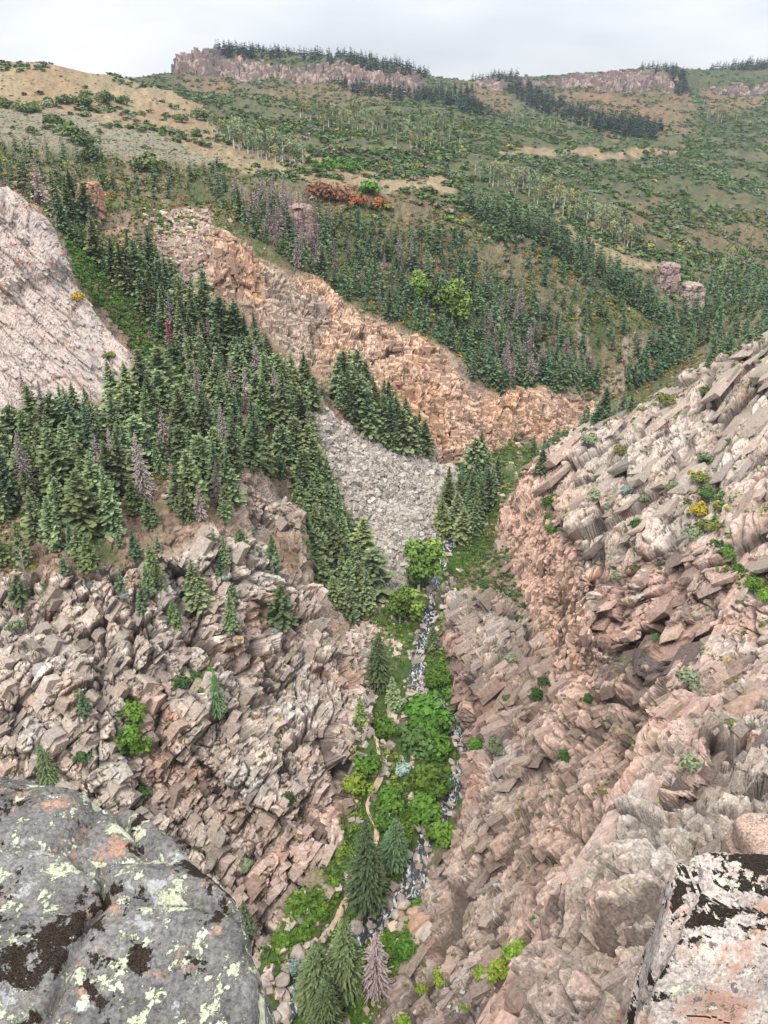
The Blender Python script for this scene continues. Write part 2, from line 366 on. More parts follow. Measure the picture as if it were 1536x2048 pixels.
relief(gentle, upM, (5, 5, 4), .9, 71, .1, .1)
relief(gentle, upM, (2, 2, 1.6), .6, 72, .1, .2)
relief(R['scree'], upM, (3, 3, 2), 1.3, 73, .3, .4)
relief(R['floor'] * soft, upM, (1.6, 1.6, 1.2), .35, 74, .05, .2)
D += far * soft * (fbm(Bf / 60, 4, 5) * 3.0 + fbm(Bf / 12, 2, 6) * .5)
cxy = []
for a, c in zip(CREEK[:-1], CREEK[1:]):
    p, q = np.array(pt(a[0], a[1], z=a[2])), np.array(pt(c[0], c[1], z=c[2]))
    cxy += [p + (q - p) * t for t in np.linspace(0, 1, 8)]
cxy = np.array(cxy, F32)[:, :2]
fi = np.nonzero(R['floor'] > .01)[0]
for s in range(0, len(fi), 20000):
    b_ = fi[s:s + 20000]; dd = np.sqrt(((Bf[b_, None, :2] - cxy[None]) ** 2).sum(2).min(1))
    D[b_] -= .9 * np.exp(-(dd / 2.6) ** 2) - .25
GRV = (np.exp(-((PX + .05 * (PY - 1300) - 205 + wob * .35) / 5) ** 2) * sstep(1170, 1200, PY) * sstep(1580, 1540, PY) + np.exp(-((PX + .08 * (PY - 1300) - 264 + wob * .35) / 5) ** 2) * sstep(1190, 1220, PY) * sstep(1450, 1400, PY)) * R['spur']
D -= 3.6 * GRV
# upper bulge of the slab and its undercut step
D += R['slab'] * 3.0 * sstep(585, 560, PY + .25 * (PX - 60)) * sstep(150, 60, PX - 40)
D *= np.clip((RY - 3) / 12, 0, 1)
Vt = Bf + Nf * D[:, None]
N2 = normals(Vt.reshape(NRR, NC, 3)).reshape(-1, 3)
print('relief', round(time.time() - T0, 1))

# ------------------------------------------------------------------ albedo of the land (linear)
def lerp(a, b, t): return a + (np.asarray(b, F32) - a) * np.clip(t, 0, 1)[:, None]
def lin(r, g, b): return tuple(((c / 255) / 12.92 if c / 255 < .04045 else ((c / 255 + .055) / 1.055) ** 2.4) for c in (r, g, b))
n1 = fbm(Bf / (RY[:, None] * .05 + 2), 4, 101); n2 = fbm(Bf / (RY[:, None] * .012 + .5), 4, 105); n3 = fbm(Bf / (RY[:, None] * .15 + 5), 3, 109)
hi = fbm(Vt / (RY[:, None] * .004), 2, 113)
col = np.tile(np.array(lin(172, 152, 134), F32), (len(Bf), 1))
col = lerp(col, lin(188, 152, 132), sstep(-.1, .8, n3) * .8)
col = lerp(col, lin(158, 152, 142), sstep(.0, .8, n1 * -.6 + TON) * .8)
col = lerp(col, lin(176, 126, 92), sstep(.25, .9, n1 + TON * .5) * .6)
col = lerp(col, lin(124, 112, 104), sstep(.4, .9, n2) * .5)
# right wall: greyer on top of the beds, pink in the broken faces
col = lerp(col, lin(186, 140, 116), R['wall'] * sstep(.75, .35, nz) * .75)
cf = np.clip(R['cliff'] + R['crag'], 0, 1)
col = lerp(col, lin(196, 162, 138), cf * (.75 + .2 * n1))
col = lerp(col, lin(192, 148, 116), cf * sstep(.15, .7, n1 + n2 * .4) * .55)
col = lerp(col, lin(160, 146, 132), R['crag'] * sstep(505, 560, PX) * .8)
col = lerp(col, lin(168, 149, 136), R['slab'] * .85)
col = lerp(col, lin(140, 132, 128), R['slab'] * sstep(.1, .8, n1 + .3 * n2) * .7)
col = lerp(col, lin(176, 142, 120), R['low'] * (.45 + .35 * n1))
col = lerp(col, lin(194, 158, 136), R['oface'] * (.8 + .2 * n2))
col = lerp(col, lin(176, 160, 144), R['ridge'] * (.4 + .4 * n2))
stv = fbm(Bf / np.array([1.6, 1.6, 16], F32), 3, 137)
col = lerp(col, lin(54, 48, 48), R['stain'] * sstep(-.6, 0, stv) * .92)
col = lerp(col, lin(92, 80, 74), cf * sstep(.22, .6, stv + .2 * n1) * .6)
col *= (1 + .1 * R['spur'])[:, None]
col = lerp(col, lin(98, 74, 68), R['band'] * sstep(-.4, .3, stv) * .75)
# dark desert varnish streaks that run down faces
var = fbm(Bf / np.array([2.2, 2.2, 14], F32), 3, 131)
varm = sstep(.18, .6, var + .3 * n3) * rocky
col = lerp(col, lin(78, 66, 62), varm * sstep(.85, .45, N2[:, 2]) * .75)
orst = fbm(Bf / np.array([3, 3, 9], F32), 3, 133)
col = lerp(col, lin(172, 118, 86), sstep(.3, .8, orst) * rocky * sstep(.85, .4, N2[:, 2]) * .6)
tal = np.tile(np.array(lin(142, 138, 134), F32), (len(Bf), 1)) * (1 + TON * .9)[:, None]
tal = lerp(tal, lin(170, 146, 130), sstep(0, .7, n1) * .4)
col = lerp(col, tal, R['talus'])
# soils
soil = np.tile(np.array(lin(116, 98, 84), F32), (len(Bf), 1))
soil = lerp(soil, lin(150, 124, 106), sstep(-.1, .6, n2)); soil = lerp(soil, lin(92, 92, 58), sstep(-.2, .5, n1) * .8)
soil = lerp(soil, lin(72, 82, 52), sstep(.1, .6, n1 - n2 * .5) * .8)
hill = np.tile(np.array(lin(98, 94, 68), F32), (len(Bf), 1))
hill = lerp(hill, lin(82, 88, 58), sstep(-.5, .3, n1) * .7); hill = lerp(hill, lin(122, 102, 80), sstep(.3, .8, n3) * .6)
hill = lerp(hill, lin(70, 80, 56), sstep(.1, .5, n2) * .6)
hp_ = fbm(Bf / 45, 3, 311) + .6 * fbm(Bf / 18, 3, 315)
hill = lerp(hill, lin(74, 82, 54), sstep(-.2, .15, hp_) * .7)
hill *= .72
soil = lerp(soil, lin(80, 86, 54), sstep(330, 380, RY) * (1 - far) * .6)
soil = lerp(soil, hill, far)
gr_ = np.tile(np.array(lin(146, 128, 100), F32), (len(Bf), 1))
gr_ = lerp(gr_, lin(128, 116, 90), sstep(-.2, .6, n2) * .8); gr_ = lerp(gr_, lin(138, 114, 86), sstep(.1, .7, n1) * .6)
gr_ *= .78
soil = lerp(soil, gr_, R['grass'])
soil = lerp(soil, lin(118, 112, 96), R['sage'] * .75)
soil = lerp(soil, lin(96, 98, 80), R['sage'] * sstep(.15, .4, hi) * .8)
redc = np.tile(np.array(lin(146, 108, 86), F32), (len(Bf), 1)); redc = lerp(redc, lin(108, 98, 70), sstep(0, .5, n2) * .6)
redc *= .72
soil = lerp(soil, redc, R['red'] * (.5 + .3 * n1))
soil = lerp(soil, lin(168, 150, 134), R['scree'] * sstep(-.5, .2, n1 + TON))
fl = np.tile(np.array(lin(70, 88, 44), F32), (len(Bf), 1)); fl = lerp(fl, lin(128, 116, 98), sstep(.1, .6, n2) * .7)
soil = lerp(soil, fl, R['floor'] * (1 - far))
soil = lerp(soil, lin(150, 134, 120), (1 - far) * (1 - R['floor']) * steep * .9)
col = lerp(col, soil, soft)
mes = np.tile(np.array(lin(140, 122, 114), F32), (len(Bf), 1)); mes = lerp(mes, lin(104, 92, 92), sstep(0, .6, n2) * .7) * (1 + TON * .5)[:, None]
col = lerp(col, mes, R['mesa'])
# grassy ledges on the rock
led = rocky * sstep(.62, .9, N2[:, 2]) * sstep(.1, .5, n2 + .5 * n1)
led *= 1 - R['slab'] * .7
col = lerp(col, lin(118, 104, 66), led * .5)
col = lerp(col, lin(84, 92, 52), led * sstep(.2, .6, hi) * .7)
col *= (1.12 + .16 * rocky + .18 * hi + TON * .5)[:, None]
col = lerp(col, lin(52, 44, 40), CRK * .7)  # crevice shade along the joints, painted into the albedo
grey_ = col.mean(1, keepdims=True); sat_ = (1 - .3 * rocky * (1 - cf) * (1 - .6 * R['oface']))[:, None]; col = grey_ + (col - grey_) * sat_
col = np.clip(col, .01, .8)

# ------------------------------------------------------------------ builders
def mesh_np(name, V, Fc, cols=None, mat=None, smooth=False):
    me = bpy.data.meshes.new(name)
    V = np.ascontiguousarray(V, F32); Fc = np.ascontiguousarray(Fc, np.int32); n, k = Fc.shape
    me.vertices.add(len(V)); me.vertices.foreach_set('co', V.ravel())
    me.loops.add(n * k); me.loops.foreach_set('vertex_index', Fc.ravel())
    me.polygons.add(n); me.polygons.foreach_set('loop_start', np.arange(n, dtype=np.int32) * k)
    me.update(calc_edges=True)
    me.polygons.foreach_set('use_smooth', np.full(n, smooth, bool))
    if cols is not None:
        a = me.color_attributes.new('albedo', 'FLOAT_COLOR', 'POINT')
        a.data.foreach_set('color', np.concatenate([cols, np.ones((len(cols), 1))], 1).astype(F32).ravel())
    if mat: me.materials.append(mat)
    return me
def link(name, me, parent=None, **props):
    o = bpy.data.objects.new(name, me); C.objects.link(o)
    if parent: o.parent = parent
    for k, v in props.items(): o[k] = v
    return o

def nodes(name):
    m = bpy.data.materials.new(name); m.use_nodes = True
    nt = m.node_tree; bs = nt.nodes['Principled BSDF']; bs.inputs['Roughness'].default_value = .92
    bs.inputs['Specular IOR Level'].default_value = .15
    return m, nt, bs
def nd(nt, typ, **kw):
    n = nt.nodes.new(typ)
    for k, v in kw.items():
        if k in n.inputs: n.inputs[k].default_value = v
        else: setattr(n, k, v)
    return n
def land_mat(name, s1, s2, bump, amount=.35, dist=.3):
    m, nt, bs = nodes(name); lk = nt.links.new
    at = nd(nt, 'ShaderNodeVertexColor', layer_name='albedo')
    tc = nd(nt, 'ShaderNodeTexCoord')
    a = nd(nt, 'ShaderNodeTexNoise', Scale=s1, Detail=5.0, Roughness=.65); lk(tc.outputs['Object'], a.inputs['Vector'])
    v = nd(nt, 'ShaderNodeTexVoronoi', Scale=s2); v.feature = 'DISTANCE_TO_EDGE'; vm = nd(nt, 'ShaderNodeMix', data_type='RGBA'); vm.inputs[0].default_value = .35; lk(tc.outputs['Object'], vm.inputs[6]); lk(a.outputs[1], vm.inputs[7]); lk(vm.outputs[2], v.inputs['Vector'])
    mr = nd(nt, 'ShaderNodeMapRange'); mr.inputs[1].default_value = .3; mr.inputs[2].default_value = .7
    mr.inputs[3].default_value = 1 - amount; mr.inputs[4].default_value = 1 + amount; lk(a.outputs[0], mr.inputs[0])
    mx = nd(nt, 'ShaderNodeMix', data_type='RGBA', blend_type='MULTIPLY'); mx.inputs[0].default_value = 1
    lk(at.outputs[0], mx.inputs[6]); lk(mr.outputs[0], mx.inputs[7]); lk(mx.outputs[2], bs.inputs['Base Color'])
    ml = nd(nt, 'ShaderNodeMath', operation='MINIMUM'); ml.inputs[1].default_value = .12; lk(v.outputs[0], ml.inputs[0])
    m2 = nd(nt, 'ShaderNodeMath', operation='MULTIPLY_ADD'); m2.inputs[1].default_value = 4.0; lk(ml.outputs[0], m2.inputs[0]); lk(a.outputs[0], m2.inputs[2])
    b = nd(nt, 'ShaderNodeBump', Strength=bump, Distance=dist); lk(m2.outputs[0], b.inputs['Height']); lk(b.outputs[0], bs.inputs['Normal'])
    return m
M_rock = land_mat('weathered granite', 1.6, 1.3, .5, .32, .3)
M_near = land_mat('near granite', 5.5, 2.6, .75, .38, .12)
M_talus = land_mat('talus stone', 1.2, 1.0, .5, .35, .4)
M_hill = land_mat('hill soil and brush', .35, .2, .35, .3, .8)

# one land, cut into its landforms
idx = np.arange(NRR * NC).reshape(NRR, NC)
Q = np.stack([idx[:-1, :-1], idx[:-1, 1:], idx[1:, 1:], idx[1:, :-1]], 2).reshape(-1, 4)
qm = Q[:, 0]
kind = np.zeros(len(Q), np.int8)
kind[R['floor'][qm] > .5] = 2; kind[R['talus'][qm] > .5] = 3; kind[(RY[qm] > 455)] = 1; kind[(R['mesa'][qm] > .3) & (RY[qm] > 1300)] = 4
kind[(kind == 0) & (R['ridge'][qm] > .5)] = 6
kind[(kind == 0) & (R['cliff'][qm] + R['crag'][qm] > .5)] = 5
for k, (nm, mt) in enumerate((('terrain', M_rock), ('hills', M_hill), ('ground', M_rock), ('talus', M_talus), ('mesa', M_hill), ('cliff', M_rock), ('terrain', M_near))):
    q = Q[kind == k]
    u, inv = np.unique(q, return_inverse=True)
    link(nm, mesh_np(nm, Vt[u], inv.reshape(-1, 4), col[u], mt), kind='structure')
print('land', round(time.time() - T0, 1))

# angular blocks and slabs that stand out of the faces
def hull(g, n=14, box=1.0):
    bm = bmesh.new(); pts_ = []
    for sx in (-1, 1):
        for sy in (-1, 1):
            for sz in (-1, 1): pts_.append(np.array([sx, sy, sz]) * (1 - .26 * g.random(3) ** 1.5))
    for _ in range(n - 8):
        d_ = g.normal(size=3); d_ /= abs(d_).max(); pts_.append(d_ * (.8 + .2 * g.random()))
    for p_ in pts_: bm.verts.new(p_)
    r_ = bmesh.ops.convex_hull(bm, input=bm.verts)
    bmesh.ops.delete(bm, geom=[v for v in bm.verts if not v.link_faces], context='VERTS')
    bmesh.ops.triangulate(bm, faces=bm.faces); bm.verts.index_update()
    V = np.array([v.co for v in bm.verts]); Fc = np.array([[v.index for v in f.verts] for f in bm.faces]); bm.free()
    return V, Fc
GB = np.random.default_rng(5)
colb = np.stack([blur(blur(col[:, k].reshape(NRR, NC), 3, 0), 3, 1).ravel() for k in range(3)], 1)
HULL = [hull(GB, 8 + k % 3) for k in range(14)]
def crag(name, w, n, M, half, wob_, proud, tone=.3, scale_y=0., mat=None, kind='structure', label=None, base=None, power=2.0):
    p = np.clip(w, 0, None) * (abs(QX0 - 768) < 900) * (QY0 < 2250) * vis_row; p = p / p.sum(); ids = GB.choice(len(p), n, p=p)
    Vs, Fs, Cs, off = [], [], [], 0
    for i in ids:
        v, f = HULL[int(GB.integers(len(HULL)))]
        s = (.35 + 1.0 * GB.random() ** power) if not scale_y else (.35 + 1.0 * GB.random() ** power) * max(.75, RY[i] / scale_y)
        h = np.array(half) * s * (.6 + .8 * GB.random(3))
        A = M + GB.normal(size=(3, 3)) * wob_; q_, r_ = np.linalg.qr(A.T); q_ = q_ * np.sign(np.diag(r_)); A = q_.T
        ex = np.sqrt(((A * h[:, None]) @ Nf[i]) @ ((A * h[:, None]) @ Nf[i]))
        Vs.append((v * h) @ A + Vt[i] + Nf[i] * (proud - .55) * ex); Fs.append(f + off); off += len(v)
        c_ = (colb[i] if base is None else np.array(lin(*base))) * (1 + tone * (GB.random() * 2 - 1)) * (1 + .012 * GB.normal(size=3))
        Cs.append(np.repeat(c_[None], len(v), 0))
    return link(name, mesh_np(name, np.concatenate(Vs), np.concatenate(Fs), np.clip(np.concatenate(Cs), .01, .8), mat or M_rock), kind=kind, **({'label': label} if label else {}))
QX0, QY0 = project(Vt[:, 0], Vt[:, 1], Vt[:, 2])
el_ = (Vt[:, 2] / Vt[:, 1]).reshape(NRR, NC); vis_row = (np.maximum.accumulate(el_, 0) - el_ < .02).ravel()
crag('cliff', spm * (1 - .5 * led) * (1 - GRV), 1500, spurM, (1.9, 1.1, 1.5), .13, .12, .14)
crag('cliff', spm * (1 - GRV), 1500, spurM, (1.0, .55, .8), .14, .18, .18)
crag('cliff', R['wall'] * (1 - R['oface']) * (1 - .6 * R['low']) * (1 - R['ridge']), 800, wallM, (4.6, 1.9, .5), .04, .04, .13, 120)
crag('cliff', R['wall'] * (1 - R['oface']) * (1 - R['ridge']), 500, wallM, (1.4, .6, .25), .08, .08, .16, 120)
crag('cliff', R['wall'] * np.clip(R['low'] + R['band'], 0, 1), 1500, lowM, (2.0, 1.0, 1.2), .14, .08, .15, 140)
crag('cliff', R['oface'], 700, faceM, (.9, .45, 2.2), .10, .06, .16)
crag('cliff', R['ridge'], 1100, spurM, (.9, .6, .45), .14, .12, .15, 60, M_near)
crag('cliff', R['cliff'] + R['crag'], 1500, upM, (1.1, .8, 2.4), .12, .10, .16)
crag('cliff', R['cliff'] + R['crag'], 500, upM, (1.6, 1.0, .6), .15, .10, .14)
crag('cliff', R['slab'], 900, slabM, (3.0, .5, .2), .05, .0, .1)
crag('cliff', R['mesa'], 900, upM, (3.5, 3.5, 10), .05, .15, .12, 0, M_hill)
crag('talus', R['talus'], 9000, upM, (1.0, .8, .6), .6, .55, .4, kind='stuff', label='grey angular rubble covering the talus fan', base=(168, 159, 148), power=3.2)
crag('rubble', R['scree'] + .5 * R['ledge'], 900, upM, (1.2, .9, .6), .4, .5, .35, kind='stuff', label='pale loose blocks on the slope beside the upper crag', base=(172, 152, 138), power=3)
crag('rubble', (1 - rocky) * (1 - far) * (1 - R['floor']) * (1 - R['talus']) * sstep(.1, .5, n2), 2600, upM, (.8, .7, .5), .5, .4, .35, kind='stuff', label='scattered stones among the trees', base=(150, 130, 116), power=3)
print('blocks', round(time.time() - T0, 1))
# ------------------------------------------------------------------ finding ground
VX, VY, VZ = Vt[:, 0], Vt[:, 1], Vt[:, 2]
QX, QY = project(VX, VY, VZ)
bins = {}
_bx = np.floor(QX / 6).astype(np.int32); _by = np.floor(QY / 6).astype(np.int32)
_okb = (QX > -420) & (QX < 1960) & (QY > 0) & (QY < 2500) & (RY > 5)
_id = np.nonzero(_okb)[0]; _key = _bx[_id] * 4096 + _by[_id]; _o = np.argsort(_key, kind='stable'); _id = _id[_o]; _key = _key[_o]
def ground(px, py, y0=0, y1=1e9):
    """index of the land vertex seen at a bearing, None if there is none in that range"""
    best = None
    for rad in (0, 1, 2):
        c = []
        for dx in range(-rad, rad + 1):
            k0 = (int(px // 6) + dx) * 4096 + int(py // 6)
            a = np.searchsorted(_key, k0 - rad); b = np.searchsorted(_key, k0 + rad, 'right'); c.append(_id[a:b])
        c = np.concatenate(c); c = c[(RY[c] >= y0) & (RY[c] <= y1)]
        if len(c):
            near = c[RY[c] < RY[c].min() * 1.04]
            return int(near[np.argmin((QX[near] - px) ** 2 + (QY[near] - py) ** 2)])
    return None
def inside(poly, y0, y1, extra=None):
    p = np.array(poly); m = (QX > p[:, 0].min()) & (QX < p[:, 0].max()) & (QY > p[:, 1].min()) & (QY < p[:, 1].max()) & (RY > y0) & (RY < y1)
    c = np.nonzero(m)[0]; c = c[inpoly(QX[c], QY[c], poly)]
    if extra is not None: c = c[extra(c)]
    return c
def scatter(cand, n, gap):
    """n spots among the candidates, at least gap photo pixels apart"""
    out, used = [], {}
    for i in rng.permutation(cand)[: n * 40]:
        gx, gy = int(QX[i] // gap), int(QY[i] // (gap * .6))
        if any((gx + a, gy + b) in used and (QX[used[(gx + a, gy + b)]] - QX[i]) ** 2 + ((QY[used[(gx + a, gy + b)]] - QY[i]) / .6) ** 2 < gap * gap for a in (-1, 0, 1) for b in (-1, 0, 1)): continue
        used[(gx, gy)] = i; out.append(int(i))
        if len(out) >= n: break
    return out

# ------------------------------------------------------------------ plants
def quads(c, u, v, shade):
    n = len(c)
    V = np.stack([c - u - v, c + u - v * .6, c + u * .9 + v * .6, c - u * .8 + v], 1).reshape(-1, 3)
    return V, np.arange(n * 4).reshape(n, 4), np.repeat(shade, 4, 0)
def unit(a): return a / np.maximum(np.linalg.norm(a, axis=1, keepdims=True), 1e-9)
def tube(path, radii, k=6):
    P = np.array(path, float); V = []
    for p, r in zip(P, radii):
        for j in range(k): V.append((p[0] + r * math.cos(6.2832 * j / k), p[1] + r * math.sin(6.2832 * j / k), p[2]))
    Fq = [(i * k + j, i * k + (j + 1) % k, (i + 1) * k + (j + 1) % k, (i + 1) * k + j) for i in range(len(P) - 1) for j in range(k)]
    return np.array(V), np.array(Fq)
def conifer(g, width=.17, lev=56, wid=.25, seg=0, dens=1.0, top=.8, c0=(60, 76, 52), c1=(110, 124, 86), bare=.07, ragged=.35):
    cc, uu, vv, sh = [], [], [], []
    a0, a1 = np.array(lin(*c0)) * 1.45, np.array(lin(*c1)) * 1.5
    for i in range(lev):
        t = bare + (1 - bare) * (i + g.random()) / lev
        Rr = width * (1 - t) ** top * (1.12 - .5 * math.exp(-((t - bare) / .08))) + .008
        nb = max(3, int((7.5 - 3.5 * t) * dens + g.random()))
        ph = g.random() * 6.28
        for b in range(nb):
            if g.random() < .06: continue
            az = ph + 6.283 * b / nb + g.normal() * .4
            Lb = Rr * (1 - ragged + g.random() * ragged * 1.5)
            el = -.28 + .75 * t + g.normal() * .12
            d = np.array([math.cos(az) * math.cos(el), math.sin(az) * math.cos(el), math.sin(el)]); s = np.array([-math.sin(az), math.cos(az), 0])
            m = 2 + int(Lb > .04) + int(Lb > .08) + int(Lb > .13) + seg
            tone = g.random()
            for j in range(m):
                f = (j + .55) / m
                c = np.array([0, 0, t]) + d * Lb * f + np.array([0, 0, -.12 * Lb * f * f])
                w = Lb * (wid - .1 * f) + .005
                r = g.normal() * .5
                side = s * math.cos(r) + np.array([0, 0, 1]) * math.sin(r)
                cc.append(c + g.normal(size=3) * .004); uu.append(d * Lb / m * .75 + np.array([0, 0, -.004])); vv.append(side * w)
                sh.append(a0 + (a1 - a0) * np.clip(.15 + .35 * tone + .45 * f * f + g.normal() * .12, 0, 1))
    return quads(np.array(cc), np.array(uu), np.array(vv), np.array(sh))
def leafball(g, lobes, n, leaf, c0, c1, flat=.8):
    """leaves spread over and through a set of lobes (x, y, z, r)"""
    lo = np.array(lobes); w = lo[:, 3] ** 2; k = g.choice(len(lo), n, p=w / w.sum())
    d = unit(g.normal(size=(n, 3))); d[:, 2] = np.where(d[:, 2] < -.35, -d[:, 2], d[:, 2])
    rr = lo[k, 3] * (.55 + .5 * g.random(n) ** .5)
    c = lo[k, :3] + d * rr[:, None] * np.array([1, 1, flat])
    nn = unit(d + g.normal(size=(n, 3)) * .55 + np.array([0, 0, .35]))
    u = unit(np.cross(nn, g.normal(size=(n, 3)))); v = np.cross(nn, u)
    sz = leaf * (.6 + .8 * g.random(n))[:, None]
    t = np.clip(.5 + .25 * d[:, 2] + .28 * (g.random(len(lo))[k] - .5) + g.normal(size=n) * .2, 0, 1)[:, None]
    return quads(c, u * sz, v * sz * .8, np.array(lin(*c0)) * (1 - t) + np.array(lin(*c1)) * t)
def leaf_mat(name, hue=.5, vary=.35):
    m, nt, bs = nodes(name); lk = nt.links.new
    bs.inputs['Roughness'].default_value = .8; bs.inputs['Specular IOR Level'].default_value = .12
    at = nd(nt, 'ShaderNodeVertexColor', layer_name='albedo'); oi = nd(nt, 'ShaderNodeObjectInfo')
    h = nd(nt, 'ShaderNodeHueSaturation'); lk(at.outputs[0], h.inputs['Color'])
    a = nd(nt, 'ShaderNodeMapRange'); a.inputs[3].default_value = 1 - vary; a.inputs[4].default_value = 1 + vary; lk(oi.outputs['Random'], a.inputs[0]); lk(a.outputs[0], h.inputs['Value'])
    q = nd(nt, 'ShaderNodeMath', operation='MULTIPLY'); q.inputs[1].default_value = 7.31; lk(oi.outputs['Random'], q.inputs[0])
    f = nd(nt, 'ShaderNodeMath', operation='FRACT'); lk(q.outputs[0], f.inputs[0])
    b = nd(nt, 'ShaderNodeMapRange'); b.inputs[3].default_value = .5 - hue * .06; b.inputs[4].default_value = .5 + hue * .01; lk(f.outputs[0], b.inputs[0]); lk(b.outputs[0], h.inputs['Hue'])
    ns = nd(nt, 'ShaderNodeTexNoise', Scale=9.0, Detail=2.0); tc = nd(nt, 'ShaderNodeTexCoord'); lk(tc.outputs['Object'], ns.inputs['Vector'])
    c = nd(nt, 'ShaderNodeMapRange'); c.inputs[3].default_value = .7; c.inputs[4].default_value = 1.3; lk(ns.outputs[0], c.inputs[0])
    mx = nd(nt, 'ShaderNodeMix', data_type='RGBA', blend_type='MULTIPLY'); mx.inputs[0].default_value = 1; lk(h.outputs[0], mx.inputs[6]); lk(c.outputs[0], mx.inputs[7])
    lk(mx.outputs[2], bs.inputs['Base Color'])
    return m
M_leaf = leaf_mat('leaves'); M_needle = leaf_mat('needles', vary=.42); M_mass = leaf_mat('mixed brush', vary=0)
def bark(name, c, c2, sc=14):
    m, nt, bs = nodes(name); lk = nt.links.new
    n = nd(nt, 'ShaderNodeTexNoise', Scale=sc, Detail=4.0); tc = nd(nt, 'ShaderNodeTexCoord'); lk(tc.outputs['Object'], n.inputs['Vector'])
    r = nd(nt, 'ShaderNodeValToRGB'); r.color_ramp.elements[0].position = .38; r.color_ramp.elements[1].position = .62
    r.color_ramp.elements[0].color = (*lin(*c), 1); r.color_ramp.elements[1].color = (*lin(*c2), 1); lk(n.outputs[0], r.inputs[0]); lk(r.outputs[0], bs.inputs['Base Color'])
    return m
M_bark = bark('conifer bark', (70, 56, 46), (104, 88, 74)); M_white = bark('aspen bark', (190, 186, 172), (226, 222, 210), 6); M_dead = bark('dead wood', (130, 120, 116), (168, 158, 152))

G = np.random.default_rng(11)
trunkV, trunkF = tube([(0, 0, -.06), (0, 0, .3), (.003, 0, .7), (0, 0, .97)], [.017, .013, .007, .002])
TRUNK = mesh_np('trunk', trunkV, trunkF, None, M_bark)
LIVE, LIVE_NP = [], []
for k in range(9):
    kw = [dict(), dict(width=.2, top=.7), dict(width=.14), dict(width=.22, top=.85, c1=(108, 122, 76)), dict(width=.2, ragged=.7, top=.5, dens=.8), dict(width=.15, c0=(50, 68, 50), c1=(92, 112, 84)),
          dict(width=.19, ragged=.5, top=.6, c1=(112, 124, 80)), dict(width=.26, top=.45, lev=48, ragged=.6, dens=.85), dict(width=.16, c0=(40, 60, 46))][k]
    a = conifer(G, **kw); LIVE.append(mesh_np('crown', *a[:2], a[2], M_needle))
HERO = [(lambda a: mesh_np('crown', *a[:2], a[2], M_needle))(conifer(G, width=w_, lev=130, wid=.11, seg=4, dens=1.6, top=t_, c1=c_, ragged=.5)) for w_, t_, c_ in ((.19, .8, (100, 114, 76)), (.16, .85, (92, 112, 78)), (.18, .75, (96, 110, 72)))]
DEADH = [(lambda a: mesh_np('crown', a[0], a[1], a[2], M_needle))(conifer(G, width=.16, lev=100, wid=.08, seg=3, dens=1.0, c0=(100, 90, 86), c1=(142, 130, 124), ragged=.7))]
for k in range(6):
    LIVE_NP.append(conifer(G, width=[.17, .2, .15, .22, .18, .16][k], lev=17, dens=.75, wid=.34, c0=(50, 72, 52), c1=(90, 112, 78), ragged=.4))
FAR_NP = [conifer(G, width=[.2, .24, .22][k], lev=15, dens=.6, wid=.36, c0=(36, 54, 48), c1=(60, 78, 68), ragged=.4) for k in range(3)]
DEADC = []
for k in range(5):
    a = conifer(G, width=[.15, .13, .17, .12, .16][k], lev=56, dens=.8, c0=(108, 92, 90), c1=(146, 130, 126), ragged=.7)
    # thin the sprays to twigs
    Vq = a[0].reshape(-1, 4, 3); ce = Vq.mean(1, keepdims=True); Vq = ce + (Vq - ce) * np.array([1, 1, 1]) * .62
    DEADC.append(mesh_np('crown', Vq.reshape(-1, 3), a[1], a[2], M_needle))
a = conifer(G, width=.15, lev=40, c0=(130, 66, 44), c1=(176, 98, 66), ragged=.6); RUST = mesh_np('crown', a[0], a[1], a[2], M_needle)
DTRUNK = mesh_np('trunk', trunkV * [1.1, 1.1, 1.02], trunkF, None, M_dead)
def bare_tree(g):
    V, Fq = [], []; off = 0
    for b in range(26):
        t = .25 + .7 * g.random(); az = g.random() * 6.28; Lb = .32 * (1.1 - t); p = np.array([0, 0, t]); d = np.array([math.cos(az), math.sin(az), .5])
        v, f = tube([p, p + d * Lb * .5, p + d * Lb + [0, 0, .05]], [.007, .004, .001], 4); V.append(v); Fq.append(f + off); off += len(v)
    return np.concatenate(V), np.concatenate(Fq)
SNAGB = mesh_np('branches', *bare_tree(G), None, M_dead)
def lobes(g, n, R, r0, r1, h): return [(math.cos(a) * R * q, math.sin(a) * R * q, h * (.35 + .4 * g.random()) * (1.1 - .5 * q), r0 + (r1 - r0) * g.random()) for a, q in zip(g.random(n) * 6.28, g.random(n) ** .6)]
PAL = dict(lush=((48, 80, 28), (92, 130, 52)), lime=((72, 100, 32), (128, 156, 62)), dark=((38, 62, 34), (80, 108, 58)), olive=((62, 72, 38), (116, 122, 66)), sage=((82, 98, 74), (138, 150, 116)),
           blue=((92, 112, 104), (150, 166, 154)), yellow=((116, 106, 36), (182, 158, 62)), orange=((112, 78, 42), (160, 116, 66)), rust=((92, 66, 46), (130, 94, 66)), oak=((54, 74, 42), (108, 126, 76)), grey=((86, 88, 74), (130, 128, 108)))
SHRUB = {}
for nm, (c0, c1) in PAL.items():
    SHRUB[nm] = []
    for k in range(3):
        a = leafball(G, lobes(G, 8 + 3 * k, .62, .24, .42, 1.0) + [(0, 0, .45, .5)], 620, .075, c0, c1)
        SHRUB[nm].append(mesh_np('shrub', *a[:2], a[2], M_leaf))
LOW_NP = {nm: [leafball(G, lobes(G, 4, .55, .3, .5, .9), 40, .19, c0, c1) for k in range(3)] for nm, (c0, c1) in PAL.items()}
ASP = []
